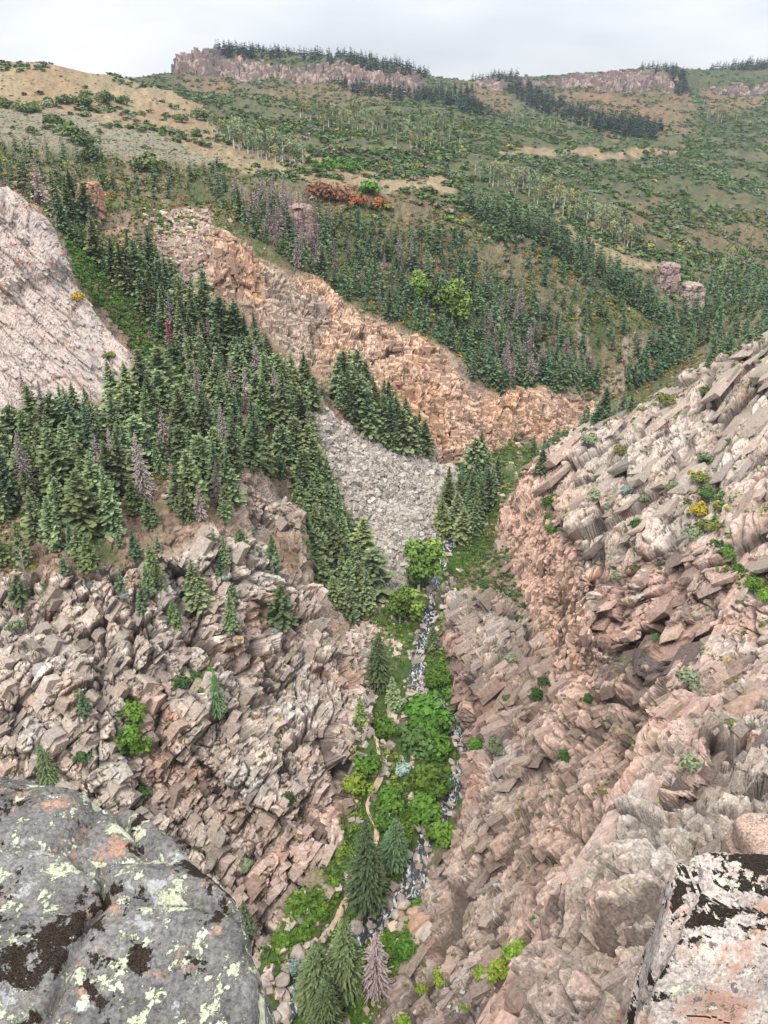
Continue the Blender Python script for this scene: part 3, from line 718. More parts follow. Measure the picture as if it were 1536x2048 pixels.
for k in range(4):
    a = leafball(G, [(G.normal() * .07, G.normal() * .07, z, .07 + .1 * (1 - abs(z - .65) * 1.6)) for z in np.linspace(.34, .95, 9)], 260, .032, *[((92, 106, 76), (138, 150, 112)), ((100, 112, 82), (148, 156, 122)), ((112, 116, 70), (158, 158, 104)), ((84, 102, 74), (128, 144, 106))][k], flat=1.1)
    ASP.append(mesh_np('crown', *a[:2], a[2], M_leaf))
awV, awF = tube([(0, 0, -.05), (.01, 0, .4), (0, .01, .92)], [.03, .022, .010]); ATRUNK = mesh_np('trunk', awV, awF, None, M_white)
LIMEC = [ (lambda a: mesh_np('crown', *a[:2], a[2], M_leaf))(leafball(G, [(G.normal() * .11, G.normal() * .11, z, .1 + .12 * (1 - abs(z - .6) * 1.5)) for z in np.linspace(.25, .92, 12)], 900, .032, (70, 98, 40), (122, 150, 72), flat=1.0)) for k in range(2)]

def merged(name, items, mat, **props):
    """one mass of plants: items = (template, place, sx, sz, spin, tint)"""
    Vs, Fs, Cs, off = [], [], [], 0
    for (v, f, c), p, sx, sz, a, tint in items:
        ca, sa = math.cos(a), math.sin(a)
        x = v[:, 0] * ca - v[:, 1] * sa; y = v[:, 0] * sa + v[:, 1] * ca
        Vs.append(np.stack([x * sx + p[0], y * sx + p[1], v[:, 2] * sz + p[2]], 1)); Fs.append(f + off); Cs.append(c * tint); off += len(v)
    if not Vs: return
    return link(name, mesh_np(name, np.concatenate(Vs), np.concatenate(Fs), np.clip(np.concatenate(Cs), .005, .9), mat), kind='stuff', **props)

# ------------------------------------------------------------------ where they stand
TREES = []      # dict(kind, i, h, zone)
def stand(zone, poly, y0, y1, n, gap, h0, h1, kind='conifer', dead=.0, extra=None):
    for i in scatter(inside(poly, y0, y1, extra), n, gap):
        TREES.append(dict(kind='dead' if G.random() < dead else kind, i=i, h=h0 + (h1 - h0) * G.random() ** 1.2, zone=zone))
notrock = lambda c: rocky[c] < .5
stand('bench', [(0,905),(70,850),(290,795),(420,770),(550,800),(600,850),(625,920),(590,965),(490,950),(470,1040),(330,1055),(150,1125),(0,1140)], 148, 268, 165, 25, 8, 20, dead=.10, extra=lambda c: rng.random(len(c)) < .12 + sstep(1120, 960, QY[c]))
stand('spur top', [(0,1130),(150,1120),(330,1050),(470,1040),(560,1140),(600,1200),(400,1240),(150,1220),(0,1220)], 138, 186, 20, 48, 5, 10)
stand('gully', [(590,1020),(620,955),(665,990),(700,1060),(725,1120),(750,1190),(740,1265),(700,1260),(640,1180),(590,1090)], 196, 262, 44, 29, 10, 20, extra=notrock)
stand('ravine', [(60,395),(150,410),(220,520),(290,500),(350,560),(420,640),(500,690),(570,760),(650,800),(610,850),(500,830),(400,810),(350,730),(270,600),(180,520)], 255, 366, 160, 21, 8, 19, dead=.2)
stand('rim', [(680,770),(715,785),(775,845),(850,905),(850,918),(775,897),(715,862),(680,830)], 268, 314, 48, 20, 16, 22)
stand('slope', [(430,350),(520,420),(640,440),(760,470),(900,470),(960,520),(1080,620),(1180,700),(1200,790),(1010,790),(940,760),(895,690),(760,640),(660,590),(560,520),(480,450),(420,390)], 336, 484, 450, 13, 7, 17, dead=.12, extra=notrock)
stand('slope', [(470,380),(600,400),(650,470),(640,560),(560,500),(480,430)], 336, 484, 40, 13, 13, 18, kind='dead', extra=notrock)
stand('slope', [(980,640),(1080,610),(1090,760),(1000,780)], 336, 484, 22, 14, 12, 18, kind='dead', extra=notrock)
stand('east slope', [(960,440),(1180,540),(1330,640),(1400,700),(1300,775),(1200,700),(1060,560)], 372, 500, 70, 30, 9, 15)
stand('spine', [(930,400),(1090,455),(1200,525),(1350,640),(1340,670),(1180,560),(1080,490),(930,430)], 425, 520, 120, 13, 12, 17)
stand('valley', [(1340,650),(1420,570),(1536,540),(1600,600),(1470,640),(1380,720),(1280,775),(1230,790)], 370, 620, 110, 15, 11, 16)
stand('valley', [(1395,690),(1480,628),(1536,592),(1610,600),(1610,665),(1536,672),(1440,712)], 285, 475, 46, 14, 8, 13)
stand('gorge', [(870,1065),(900,985),(960,930),(1005,960),(950,1080),(910,1090)], 225, 312, 24, 22, 13, 18)
stand('crest', [(1385,740),(1440,712),(1536,668),(1570,700),(1440,735),(1390,768)], 232, 300, 16, 18, 6, 11)
stand('crest', [(1055,915),(1120,880),(1200,838),(1262,812),(1262,838),(1160,895),(1080,925)], 252, 340, 34, 16, 7, 13)
stand('shoulder', [(0,295),(130,305),(250,335),(420,345),(460,390),(300,410),(180,390),(0,380)], 300, 470, 60, 20, 7, 13)
stand('mesa', [(425,108),(440,94),(560,98),(600,118),(480,119)], 1480, 1800, 80, 5, 13, 22)
stand('mesa', [(600,105),(700,110),(790,122),(850,150),(860,165),(780,150),(700,134),(600,122)], 1450, 1800, 150, 5, 13, 22)
stand('mesa', [(640,160),(760,170),(860,185),(940,180),(960,220),(820,205),(700,190)], 1100, 1700, 110, 6, 14, 20)
stand('mesa', [(945,150),(1035,146),(1035,162),(945,165)], 1500, 2000, 30, 5, 14, 20)
stand('mesa', [(1280,134),(1350,130),(1360,160),(1280,148)], 1500, 2000, 26, 5, 14, 20)
stand('mesa', [(1340,150),(1365,150),(1380,195),(1350,190)], 1500, 2000, 30, 5, 15, 20)
stand('mesa', [(1415,128),(1500,122),(1536,122),(1536,140),(1420,142)], 1700, 2100, 40, 5, 14, 22)
stand('far band', [(1010,165),(1060,170),(1110,205),(1200,238),(1325,256),(1310,285),(1200,268),(1080,225),(1020,195)], 1050, 1750, 170, 6, 16, 22)
stand('far band', [(880,195),(960,205),(980,235),(900,225)], 900, 1400, 35, 6, 14, 18)
# single trees one can point at: (x, y of the foot, height in photo px, kind, label)
SOLO = [(735,1812,175,'conifer','tall dark green spruce beside the trail, above the bend of the creek'),
 (786,1728,112,'conifer','dark pointed spruce standing against the creek just below the pale boulder'),
 (757,1372,120,'conifer','dark fir on the west bank where the creek comes out of the narrows'),
 (790,1418,76,'conifer','short dark fir at the water, upstream of the green thicket island'),
 (720,1452,66,'conifer','small dark fir pressed against the foot of the broken rock spur'),
 (865,1302,58,'conifer','short fir on the east bank beside the white cascade'),
 (638,2008,150,'conifer','tall grey green spruce beside the pool, at the foot of the spur'),
 (692,1985,165,'conifer','tall dark spruce next to the mauve dead spruce by the creek'),
 (650,2060,110,'conifer','wide dark spruce lowest down the gorge, half cut by the frame'),
 (752,1985,140,'dead','dead mauve grey spruce leaning over the white water'),
 (490,1868,72,'conifer','slim blue green fir at the dark foot of the spur beside the lichen boulder'),
 (435,1432,104,'conifer','round topped dark fir rooted in the middle of the broken spur face'),
 (100,1560,92,'conifer','dark fir low on the broken spur, just above the lichen boulder'),
 (172,1432,62,'conifer','small fir on a ledge between two dark vertical cracks of the spur'),
 (462,1262,90,'conifer','leaning bushy fir on the upper spur below the stony bench'),
 (566,1250,92,'conifer','slender fir near the edge of the spur above the gully'),
 (390,1205,96,'conifer','dense fir standing alone on red soil at the top of the spur'),
 (330,1222,84,'conifer','fir on the spur top beside a red scree chute'),
 (352,1255,70,'conifer','small bushy fir at the lip of the spur face'),
 (182,1140,86,'conifer','fir at the front edge of the bench next to the bleached snag'),
 (318,1180,70,'conifer','fir between two red scree chutes on the bench edge'),
 (450,1130,70,'conifer','young fir on gravel above the rounded end of the spur'),
 (548,1130,72,'conifer','slim fir on the rock rib under the small ledge cliff'),
 (485,1110,62,'conifer','short fir on scree just below the small ledge cliff'),
 (985,985,66,'conifer','pointed spruce alone in the green meadow under the tall cliff'),
 (343,690,66,'rust','rusty red dying fir hanging over the green ravine'),
 (318,660,64,'dead','purple grey dead fir beside the rusty red one'),
 (1080,945,60,'conifer','dark fir on the crest of the eastern wall above the gorge'),
 (1110,1390,0,'','')]
for x, y, hp, kd, lab in SOLO:
    if not kd: continue
    i = ground(x, y, 60)
    if i is None: print('no ground', lab); continue
    p = Vt[i]; d = p[1] * cp - p[2] * sp
    a_ = project(*p); b_ = project(p[0], p[1], p[2] + 10.); ph = math.hypot(a_[0] - b_[0], a_[1] - b_[1]) / 10
    TREES.append(dict(kind=kd, i=i, h=hp * .9 / ph, zone='solo', label=lab))
for x, y, hp in ((838,1180,88),(858,1165,80),(800,1245,66),(824,1240,60)):
    i = ground(x, y, 60); p = Vt[i]; d = p[1] * cp - p[2] * sp
    TREES.append(dict(kind='lime', i=i, h=hp * d / FOC / .85, zone='bank'))
for x, y, hp in ((905,650,85),(920,655,70),(836,600,56),(850,610,50),(915,640,60)):
    i = ground(x, y, 330, 480); p = Vt[i]
    TREES.append(dict(kind='lime', i=i, h=hp * p[1] * .98 / FOC, zone='slope'))
def aspens(zone, poly, y0, y1, n, gap, h0, h1):
    for i in scatter(inside(poly, y0, y1), n, gap): TREES.append(dict(kind='aspen', i=i, h=h0 + (h1 - h0) * G.random(), zone=zone))
G2 = 1
aspens('grove under the meadow', [(415,262),(500,282),(560,300),(605,318),(612,338),(520,318),(470,300)], 470, 900, 58, 6, 10, 15)
aspens('grove in the hollow', [(600,235),(700,225),(770,250),(760,275),(640,262)], 600, 1000, 42, 8, 10, 15)
aspens('long pale grove', [(945,345),(1060,365),(1180,425),(1285,485),(1265,505),(1150,448),(1040,392),(950,362)], 480, 900, 92, 7, 9, 14)
aspens('grove below the mesa', [(1000,225),(1120,225),(1205,252),(1100,268),(1010,250)], 800, 1500, 28, 7, 9, 13)
aspens('grove at the saddle', [(860,175),(930,165),(950,190),(880,200)], 1200, 1900, 16, 7, 10, 14)
aspens('grove under the far cliff', [(1400,210),(1470,215),(1480,250),(1410,250)], 1000, 1800, 14, 7, 10, 14)
aspens('grove round the yellow aspen', [(770,258),(900,245),(925,290),(800,305)], 550, 1100, 36, 8, 9, 13)
aspens('grove along the valley', [(1290,500),(1400,560),(1536,420),(1536,470),(1420,590),(1300,540)], 450, 900, 14, 12, 7, 10)

spx = lambda T: T['h'] * FOC / (VY[T['i']] * cp - VZ[T['i']] * sp)
def put(T, trunk, crowns, name, wf=1.0, sub='crown'):
    i = T['i']; r = bpy.data.objects.new(name, None); C.objects.link(r)
    r.location = (VX[i], VY[i], VZ[i] - .15); r.rotation_euler = (G.normal() * .03, G.normal() * .03, G.random() * 6.28)
    h = T['h']; w = h * wf * (.85 + .35 * G.random()); r.scale = (w, w, h); r.empty_display_size = .01
    a = bpy.data.objects.new('trunk', trunk); C.objects.link(a); a.parent = r
    b = bpy.data.objects.new(sub, crowns[int(G.integers(len(crowns)))]); C.objects.link(b); b.parent = r
    T['o'] = r; return r
con = sorted([T for T in TREES if T['kind'] == 'conifer'], key=lambda T: -spx(T) - (1e4 if 'label' in T else 0))
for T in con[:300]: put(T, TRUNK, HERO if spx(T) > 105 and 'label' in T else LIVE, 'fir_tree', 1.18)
mass = []
for T in con[300:]:
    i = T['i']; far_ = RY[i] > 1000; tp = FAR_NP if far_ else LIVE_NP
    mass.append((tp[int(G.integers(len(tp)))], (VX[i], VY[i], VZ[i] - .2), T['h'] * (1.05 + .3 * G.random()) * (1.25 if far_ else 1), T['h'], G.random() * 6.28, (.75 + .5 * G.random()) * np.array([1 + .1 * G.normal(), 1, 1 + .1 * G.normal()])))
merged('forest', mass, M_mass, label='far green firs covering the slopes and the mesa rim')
dead = sorted([T for T in TREES if T['kind'] == 'dead'], key=lambda T: -spx(T))
for T in dead: put(T, DTRUNK, DEADH if spx(T) > 110 else DEADC, 'dead_tree', .95)
for T in TREES:
    if T['kind'] == 'rust': put(T, DTRUNK, [RUST], 'dead_tree')
    if T['kind'] == 'lime': put(T, ATRUNK, LIMEC, 'leafy_tree', 1.1)
asp = [T for T in TREES if T['kind'] == 'aspen']
for T in asp[:300]: put(T, ATRUNK, ASP, 'aspen_tree', 1.0)
SN = ground(50, 1150, 100, 180); T = dict(i=SN, h=7.5); o = put(T, DTRUNK, [SNAGB], 'snag', 1.3, 'branches'); o['label'] = 'bleached bare snag with spreading silver branches on the bench edge'; o['category'] = 'dead tree'

# ------------------------------------------------------------------ shrubs one can count
SHR = [(1375,1525,54,'sage','round grey green shrub high on the near ridge of the eastern wall'),(1480,1490,42,'olive','olive shrub above the near ridge, close to the frame edge'),(1340,1580,28,'olive','small olive shrub on the bare near ridge below the round grey green one'),
 (1125,1515,34,'dark','dark egg shaped shrub alone on pink rock of the lower wall'),(993,1490,42,'sage','round grey green shrub with visible stem at the lip over the creek'),(1090,1370,30,'dark','upper of two dark shrubs touching on the pink ledge'),(1075,1392,36,'dark','lower of two dark shrubs touching on the pink ledge'),
 (1018,1398,26,'dark','small dark shrub west of the touching pair on the ledge'),(1015,1315,32,'sage','grey green shrub on the brown bench below the orange face'),(1372,1352,58,'sage','widest grey green shrub, under the dark stained overhang'),(985,1228,34,'blue','blue green shrub at the foot of the thicket below the wall'),
 (1030,1240,28,'dark','flat dark shrub just beside the blue green one on the bench'),(1175,1398,24,'dark','dark shrub in a crack under the grey buttress'),(1185,990,34,'sage','grey green shrub high on the layered slab'),(1250,980,28,'blue','pale blue shrub high on the layered slab'),(1290,1000,26,'sage','sage shrub lying flat on layered rock near the middle of the slab'),
 (1212,1012,20,'sage','tiny sage shrub under the pale blue one on the slab'),(1272,1050,42,'dark','wide low green shrub in a groove of the layered slab'),(1312,1275,20,'dark','small green shrub over the black stained face'),(1270,1137,28,'olive','olive shrub in the middle of the layered slab'),(1232,1150,24,'sage','small sage shrub beside the olive one in the slab'),
 (1405,915,38,'sage','grey green shrub at the top of the ochre gully'),(1400,955,38,'olive','olive shrub in the upper ochre gully'),(1410,985,42,'dark','dark shrub in the ochre gully'),(1400,1020,46,'yellow','yellow leaved shrub in the ochre gully'),(1415,1050,44,'olive','olive shrub at the bottom of the ochre gully'),(1385,1065,40,'sage','sage shrub beside the yellow shrub of the ochre gully'),
 (1450,1105,34,'lush','green shrub at the head of the diagonal green strip'),(1475,1140,38,'lush','second green shrub down the diagonal strip'),(1500,1165,42,'lush','third green shrub down the diagonal strip'),(1525,1190,44,'lush','lowest green shrub of the diagonal strip at the frame edge'),
 (1495,1392,22,'olive','small olive tuft on the upper near ridge'),(1460,1442,24,'olive','olive tuft above the round grey green ridge shrub'),(1095,1010,34,'dark','top shrub in the green cleft of the wall'),(1100,1035,34,'olive','middle shrub in the green cleft of the wall'),(1102,1060,30,'lush','lowest shrub in the green cleft of the wall'),
 (1345,970,32,'sage','low sage shrub west of the ochre gully'),(1420,790,60,'olive','wide olive shrub below the crest of the wall'),(1330,800,44,'olive','olive shrub on the crest of the wall'),(1450,830,46,'lush','green shrub on the upper slab under the crest'),(1475,880,40,'dark','dark shrub in an upper slab groove'),(1245,900,36,'olive','olive shrub at the upper end of the wall slab'),(1180,880,40,'sage','sage shrub on the crest above the gorge'),
 (1530,1565,24,'sage','sage shrub cut by the frame on the near ridge'),
 (1040,1905,70,'lime','largest bright lime shrub in the side gully'),(1075,1850,46,'lush','green shrub at the top of the side gully'),(1000,1935,50,'lime','lime shrub just below the largest one in the side gully'),(885,1950,46,'lime','lime shrub at the west edge of the side gully scree'),(962,1940,36,'lime','small lime shrub on grey scree of the side gully'),(945,2010,52,'lime','lime shrub in the scree at the bottom of the side gully'),(842,1975,28,'lime','lone lime tuft west of the side gully'),(802,2045,40,'lime','lime tuft at the bottom frame edge near the creek'),
 (380,1352,46,'dark','dark green shrub beside the round topped fir on the spur'),(355,1365,34,'dark','dark low shrub at the end of the spur thicket'),(262,1420,44,'lush','top shrub of the green patch in the spur crack'),(258,1460,52,'lush','middle shrub of the green patch in the spur crack'),(270,1490,50,'lush','lowest shrub of the green patch in the spur crack'),
 (492,1725,34,'sage','sage shrub low on the spur above the gorge'),(285,1580,34,'dark','green shrub between pale blocks low on the spur'),(612,1490,24,'sage','small sage shrub on the side of the spur'),(550,1258,20,'blue','pale blue tuft near the spur edge'),(448,1148,22,'blue','pale blue tuft on gravel of the spur top'),(180,1165,24,'blue','pale blue tuft under the bench firs'),(250,1188,20,'blue','pale blue tuft between the spur blocks'),(415,1072,28,'blue','pale blue shrub on red scree of the bench'),
 (30,1245,40,'sage','grey green shrub on the spur top near the frame edge'),(580,1595,26,'dark','dark shrub in a crack of the lower spur'),(165,1510,26,'dark','dark shrub beside the low spur fir'),
 (590,1915,58,'blue','round blue green shrub on the bank at the foot of the spur'),(850,1420,84,'lush','largest round thicket on the creek island'),(838,1470,62,'dark','dark thicket in the middle of the creek island'),(880,1490,56,'lush','leafy thicket at the east side of the creek island'),(855,1440,64,'lush','thicket joined to the largest one on the island'),(800,1530,36,'blue','blue green shrub by the trail bend'),(850,1560,62,'lush','thicket at the lower end of the creek island'),
 (842,1605,60,'lush','lowest thicket below the island in the stream'),(878,1562,46,'dark','dark thicket between the two channels'),(875,1350,44,'lush','bright thicket under the east cliff foot'),(905,1385,40,'lush','thicket on the east bank above the island'),(956,1490,30,'lush','narrow thicket against the east cliff foot'),(765,1450,44,'lush','thicket on the west bank across from the island'),(880,1660,50,'lush','low spreading thicket on the east bank'),(815,1890,50,'lush','thicket on a gravel bar by the tumbled orange boulders'),
 (740,1530,50,'lush','thicket west of the trail'),(775,1590,56,'lush','thicket between trail and creek'),(715,1560,46,'lime','yellow green thicket at the spur foot'),(770,1640,40,'lush','thicket behind the pale boulder'),(160,590,34,'yellow','yellow bush at the edge of the bare pink slab'),(220,710,26,'olive','olive tuft on the bare pink slab'),
 (60,215,34,'oak','dark oak brush clump near the meadow edge'),(95,200,30,'oak','oak brush clump in the long upper row'),(130,196,34,'oak','oak brush clump in the middle of the long upper row'),(170,197,44,'oak','broad oak brush clump in the long upper row'),(205,192,46,'oak','broadest oak brush clump at the end of the upper row'),(247,198,32,'oak','oak brush clump just past the upper row'),(95,205,28,'sage','pale green clump among the dark upper row'),
 (110,238,52,'oak','uppermost clump of the slanting dark thicket on the meadow'),(140,255,56,'oak','middle clump of the slanting dark thicket on the meadow'),(172,275,52,'oak','lowest clump of the slanting dark thicket on the meadow'),(62,257,28,'oak','lone round oak clump on the grey meadow'),(10,205,36,'oak','oak clump at the frame edge of the meadow'),(35,212,30,'oak','oak clump second from the meadow frame edge'),
 (218,250,22,'oak','small oak clump on the tan meadow'),(265,230,16,'oak','upper of two small clumps on the tan meadow'),(272,240,14,'oak','lower of two small clumps on the tan meadow'),(390,262,28,'oak','oak clump at the foot of the meadow slope'),(480,250,60,'oak','broad oak thicket beside the meadow tongue'),(510,255,40,'oak','oak thicket above the pale aspens'),(365,235,36,'oak','oak clump in the slanting band above the meadow'),(400,225,40,'oak','oak clump higher in the slanting band'),
 (300,320,70,'oak','broad oak thicket on the rim of the wooded slope'),(180,305,60,'oak','oak thicket on the rim near a tall fir'),(660,325,50,'lush','bright green oak clump on the tan terrace'),(700,330,44,'lush','bright oak clump beside the gravel terrace'),(740,372,56,'lush','round bright green clump on the terrace edge'),(640,378,60,'rust','brick red oak brush on the terrace edge'),(680,388,54,'rust','red brown oak brush beside the brick red clump'),(720,398,46,'orange','orange oak brush at the top of the wooded slope'),(760,402,40,'orange','orange brown brush near the top of the wooded slope')]
for n, (x, y, wd, tn, lab) in enumerate(SHR):
    i = ground(x, y + wd * .3, 57 if x < 1090 and y > 1830 else 25)
    if i is None: print('no ground', lab); continue
    if tn in ('lush', 'dark', 'lime') and x < 960 and 1330 < y < 1700: wd *= 1.35
    r = wd / 2 * (VY[i] * cp - VZ[i] * sp) / FOC * 1.25
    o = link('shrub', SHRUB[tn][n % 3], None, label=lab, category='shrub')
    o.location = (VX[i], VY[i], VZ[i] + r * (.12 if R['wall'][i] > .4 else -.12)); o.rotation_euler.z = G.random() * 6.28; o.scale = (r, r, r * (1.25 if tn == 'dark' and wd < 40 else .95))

# ------------------------------------------------------------------ brush nobody could count
def brush(name, w, n, r0, r1, tones, probs, lab, y0=60, y1=2500, flat=.8):
    p = np.clip(w, 0, None) * ((RY > y0) & (RY < y1)) * (abs(QX - 768) < 960) * (QY < 2250)
    p = p / p.sum(); ids = G.choice(len(p), n, p=p, replace=True)
    it = []
    patch = fbm(Vt[ids] / 30, 2, 301) + G.normal(size=len(ids)) * .45
    order = np.argsort(np.argsort(patch)) / len(ids)
    cum_ = np.cumsum(probs) / sum(probs)
    for j, i in enumerate(ids):
        tn = tones[min(len(tones) - 1, int(np.searchsorted(cum_, order[j])))]
        r = r0 + (r1 - r0) * G.random() ** 1.7
        it.append((LOW_NP[tn][int(G.integers(3))], (VX[i], VY[i], VZ[i] - .1 * r), r, r * flat, G.random() * 6.28, .75 + .5 * G.random()))
    merged(name, it, M_mass, label=lab)
rustp = region([(605,368),(720,374),(830,402),(770,425),(640,408)], 430, 500)
nA = fbm(Bf / 45, 3, 311); nB = fbm(Bf / 18, 3, 315)
vis_w = np.abs(wgt_cell) if 'wgt_cell' in globals() else 1.0
hillveg = far * (1 - R['mesa']) * (1 - R['grass'] * (.97 - .5 * sstep(.15, .5, nA))) * (1 - R['sage'] * .9) * (1 - R['red'] * .35) * (.10 + .9 * sstep(-.22, .12, nA + .6 * nB))
brush('shrubbery', hillveg, 24000, 1.7, 6.0, ['sage', 'oak', 'oak', 'dark', 'oak', 'olive', 'grey', 'lush', 'yellow'], [3, 6, 6, 4, 6, 3, 2, 1, .35], 'oak brush covering the far hillsides', 440, 2500, .8)
brush('undergrowth', far * np.clip(R['red'] + .25 * R['grass'] + .4 * R['sage'], 0, 1) * (1 - R['mesa']), 1500, .8, 2.2, ['rust', 'olive', 'orange', 'sage', 'grey'], [2, 3, 1, 3, 2], 'low dry scrub on the far reddish slopes', 440, 2500, .6)
brush('undergrowth', R['sage'] + .35 * R['grass'], 2600, .5, 1.3, ['sage', 'grey', 'olive'], [3, 3, 1], 'grey sagebrush dotting the meadow', 430, 1000, .6)
gul = region([(0,290),(460,345),(640,390),(900,410),(1080,450),(1340,640),(1420,700),(1260,800),(1000,780),(900,690),(660,590),(540,480),(420,450),(300,480),(200,520),(60,395),(0,380)], 300, 520) * soft
brush('undergrowth', gul * sstep(-.6, .1, nB), 7500, .7, 2.1, ['lush', 'oak', 'lime', 'olive', 'yellow', 'orange', 'rust', 'oak'], [3, 4, 2, 4, 2, 1.2, .6, 3], 'mixed green and autumn brush over the wooded slope')
rav = region([(120,480),(160,560),(260,690),(330,780),(420,820),(520,820),(480,740),(400,680),(300,560),(200,480)], 250, 360) * soft
brush('undergrowth', rav, 3400, .7, 1.9, ['lush', 'lush', 'dark', 'olive'], [4, 3, 2, 1], 'lush brush filling the ravine beside the bare slab')
ben = region([(-200,850),(60,830),(300,790),(650,860),(680,960),(600,1000),(760,1180),(740,1280),(640,1190),(590,1060),(470,1060),(150,1130),(-200,1150)], 145, 270) * soft
brush('undergrowth', ben * sstep(-.1, .5, nB + .3 * n2), 1500, .5, 1.4, ['olive', 'lush', 'dark', 'yellow', 'orange', 'sage'], [3, 3, 3, 1, .5, 1], 'low brush between the bench firs')
gly = region([(575,1020),(640,960),(700,1000),(745,1120),(770,1190),(750,1280),(690,1260),(580,1100)], 195, 262) * soft
brush('undergrowth', gly, 1300, .5, 1.5, ['lush', 'dark', 'olive', 'yellow'], [4, 3, 2, .7], 'brush on the floor of the gully beside the talus')

strip = region([(1388,890),(1425,890),(1445,1060),(1400,1090),(1375,1060)], 100, 240) + region([(1425,1080),(1465,1085),(1570,1190),(1540,1220),(1450,1140)], 90, 200) + region([(1074,975),(1098,985),(1120,1062),(1092,1066)], 150, 260) + region([(235,1400),(275,1380),(295,1490),(250,1530),(232,1480)], 90, 160) * 1.2 + region([(350,1345),(420,1330),(415,1375),(350,1380)], 90, 170)
brush('undergrowth', strip, 420, .5, 1.5, ['dark', 'lush', 'olive', 'yellow'], [3, 4, 3, 1], 'green strips rooted in the gullies of the walls')
cst = region([(1020,930),(1090,895),(1220,835),(1290,785),(1380,745),(1540,660),(1700,600),(1700,690),(1440,745),(1300,805),(1220,860),(1060,950)], 225, 460)
brush('undergrowth', cst, 1100, .6, 1.8, ['dark', 'oak', 'olive', 'lush', 'sage'], [3, 4, 2, 2, 1], 'brush along the crest of the eastern wall and the valley behind')
brush('undergrowth', rustp, 260, .6, 1.6, ['rust', 'orange', 'rust', 'olive'], [3, 2, 2, 1], 'red brown oak brush along the top of the wooded slope')
# ------------------------------------------------------------------ gorge floor: water, trail, stones
from mathutils import kdtree
cand = np.nonzero((R['floor'] > .02) & (RY < 345))[0][::3]
kd_ = kdtree.KDTree(len(cand))
for n, i in enumerate(cand): kd_.insert((VX[i], VY[i], 0), n)
kd_.balance()
def zat(x, y): return float(VZ[cand[kd_.find((x, y, 0))[1]]])
def smooth(pl, step):
    P = np.array(pl); out = []
    for a in range(len(P) - 1):
        p0, p1, p2, p3 = P[max(a - 1, 0)], P[a], P[a + 1], P[min(a + 2, len(P) - 1)]
        n = max(2, int(np.linalg.norm(p2 - p1) / step))
        for t in np.arange(n) / n:
            out.append(.5 * (2 * p1 + (p2 - p0) * t + (2 * p0 - 5 * p1 + 4 * p2 - p3) * t * t + (3 * p1 - p0 - 3 * p2 + p3) * t ** 3))
    out.append(P[-1]); return np.array(out)
def ribbon(name, path, w, mat, lift, cross=7, wander=.3, zfun=None, **props):
    P = smooth(path, .8); T = np.gradient(P[:, :2], axis=0); T /= np.linalg.norm(T, axis=1, keepdims=True); Nn = np.stack([-T[:, 1], T[:, 0]], 1)
    V = []
    for k, p in enumerate(P):
        ww = w(k / len(P)) if callable(w) else w
        a = ww * (1 + wander * math.sin(k * .37) + wander * .6 * math.sin(k * .91 + 1))
        for c in np.linspace(-1, 1, cross):
            x, y = p[:2] + Nn[k] * c * a * .5
            V.append((x, y, (zfun(x, y) if zfun else p[2]) + lift))
    n = len(P); Fq = [(i * cross + j, i * cross + j + 1, (i + 1) * cross + j + 1, (i + 1) * cross + j) for i in range(n - 1) for j in range(cross - 1)]
    o = link(name, mesh_np(name, V, Fq, None, mat, True), **props); return P
Mw, nt, bs = nodes('creek water'); lk = nt.links.new
tc = nd(nt, 'ShaderNodeTexCoord'); n1_ = nd(nt, 'ShaderNodeTexNoise', Scale=.55, Detail=6.0, Roughness=.7, Distortion=1.2); mw_ = nd(nt, 'ShaderNodeMapping'); mw_.inputs['Scale'].default_value = (1.8, .8, 1); lk(tc.outputs['Object'], mw_.inputs[0]); lk(mw_.outputs[0], n1_.inputs['Vector'])
r_ = nd(nt, 'ShaderNodeValToRGB'); r_.color_ramp.elements[0].position = .52; r_.color_ramp.elements[1].position = .64
r_.color_ramp.elements[0].color = (*lin(46, 48, 46), 1); r_.color_ramp.elements[1].color = (*lin(232, 235, 235), 1); lk(n1_.outputs[0], r_.inputs[0]); lk(r_.outputs[0], bs.inputs['Base Color'])
bs.inputs['Roughness'].default_value = .25; bs.inputs['Specular IOR Level'].default_value = .5
bp = nd(nt, 'ShaderNodeBump', Strength=.6, Distance=.4); lk(n1_.outputs[0], bp.inputs['Height']); lk(bp.outputs[0], bs.inputs['Normal'])
Mp = bark('trail dust', (186, 158, 132), (206, 182, 156), .7)
cpath = [pt(a[0], a[1], z=a[2]) for a in CREEK]
ribbon('water', cpath, lambda t: 5.6 - 2.4 * t, Mw, .25, kind='structure')
CH2 = [(878,1622,-146.1),(850,1578,-145.6),(814,1538,-145.2),(797,1490,-144.7),(803,1428,-144),(830,1380,-143.4)]
c2path = [pt(a[0], a[1], z=a[2]) for a in CH2]
ribbon('water', c2path, 2.8, Mw, .3, kind='structure')
tp = []
for x, y in ((560,1960),(600,1925),(640,1885),(668,1848),(692,1805),(705,1770),(735,1720),(752,1680),(752,1655),(735,1618),(748,1582),(764,1545),(757,1505),(745,1460)):
    i = ground(x, y, 70, 200)
    if i is not None: tp.append((VX[i], VY[i], VZ[i]))
ribbon('path', tp, .95, Mp, .12, 5, .25, zat, kind='structure')

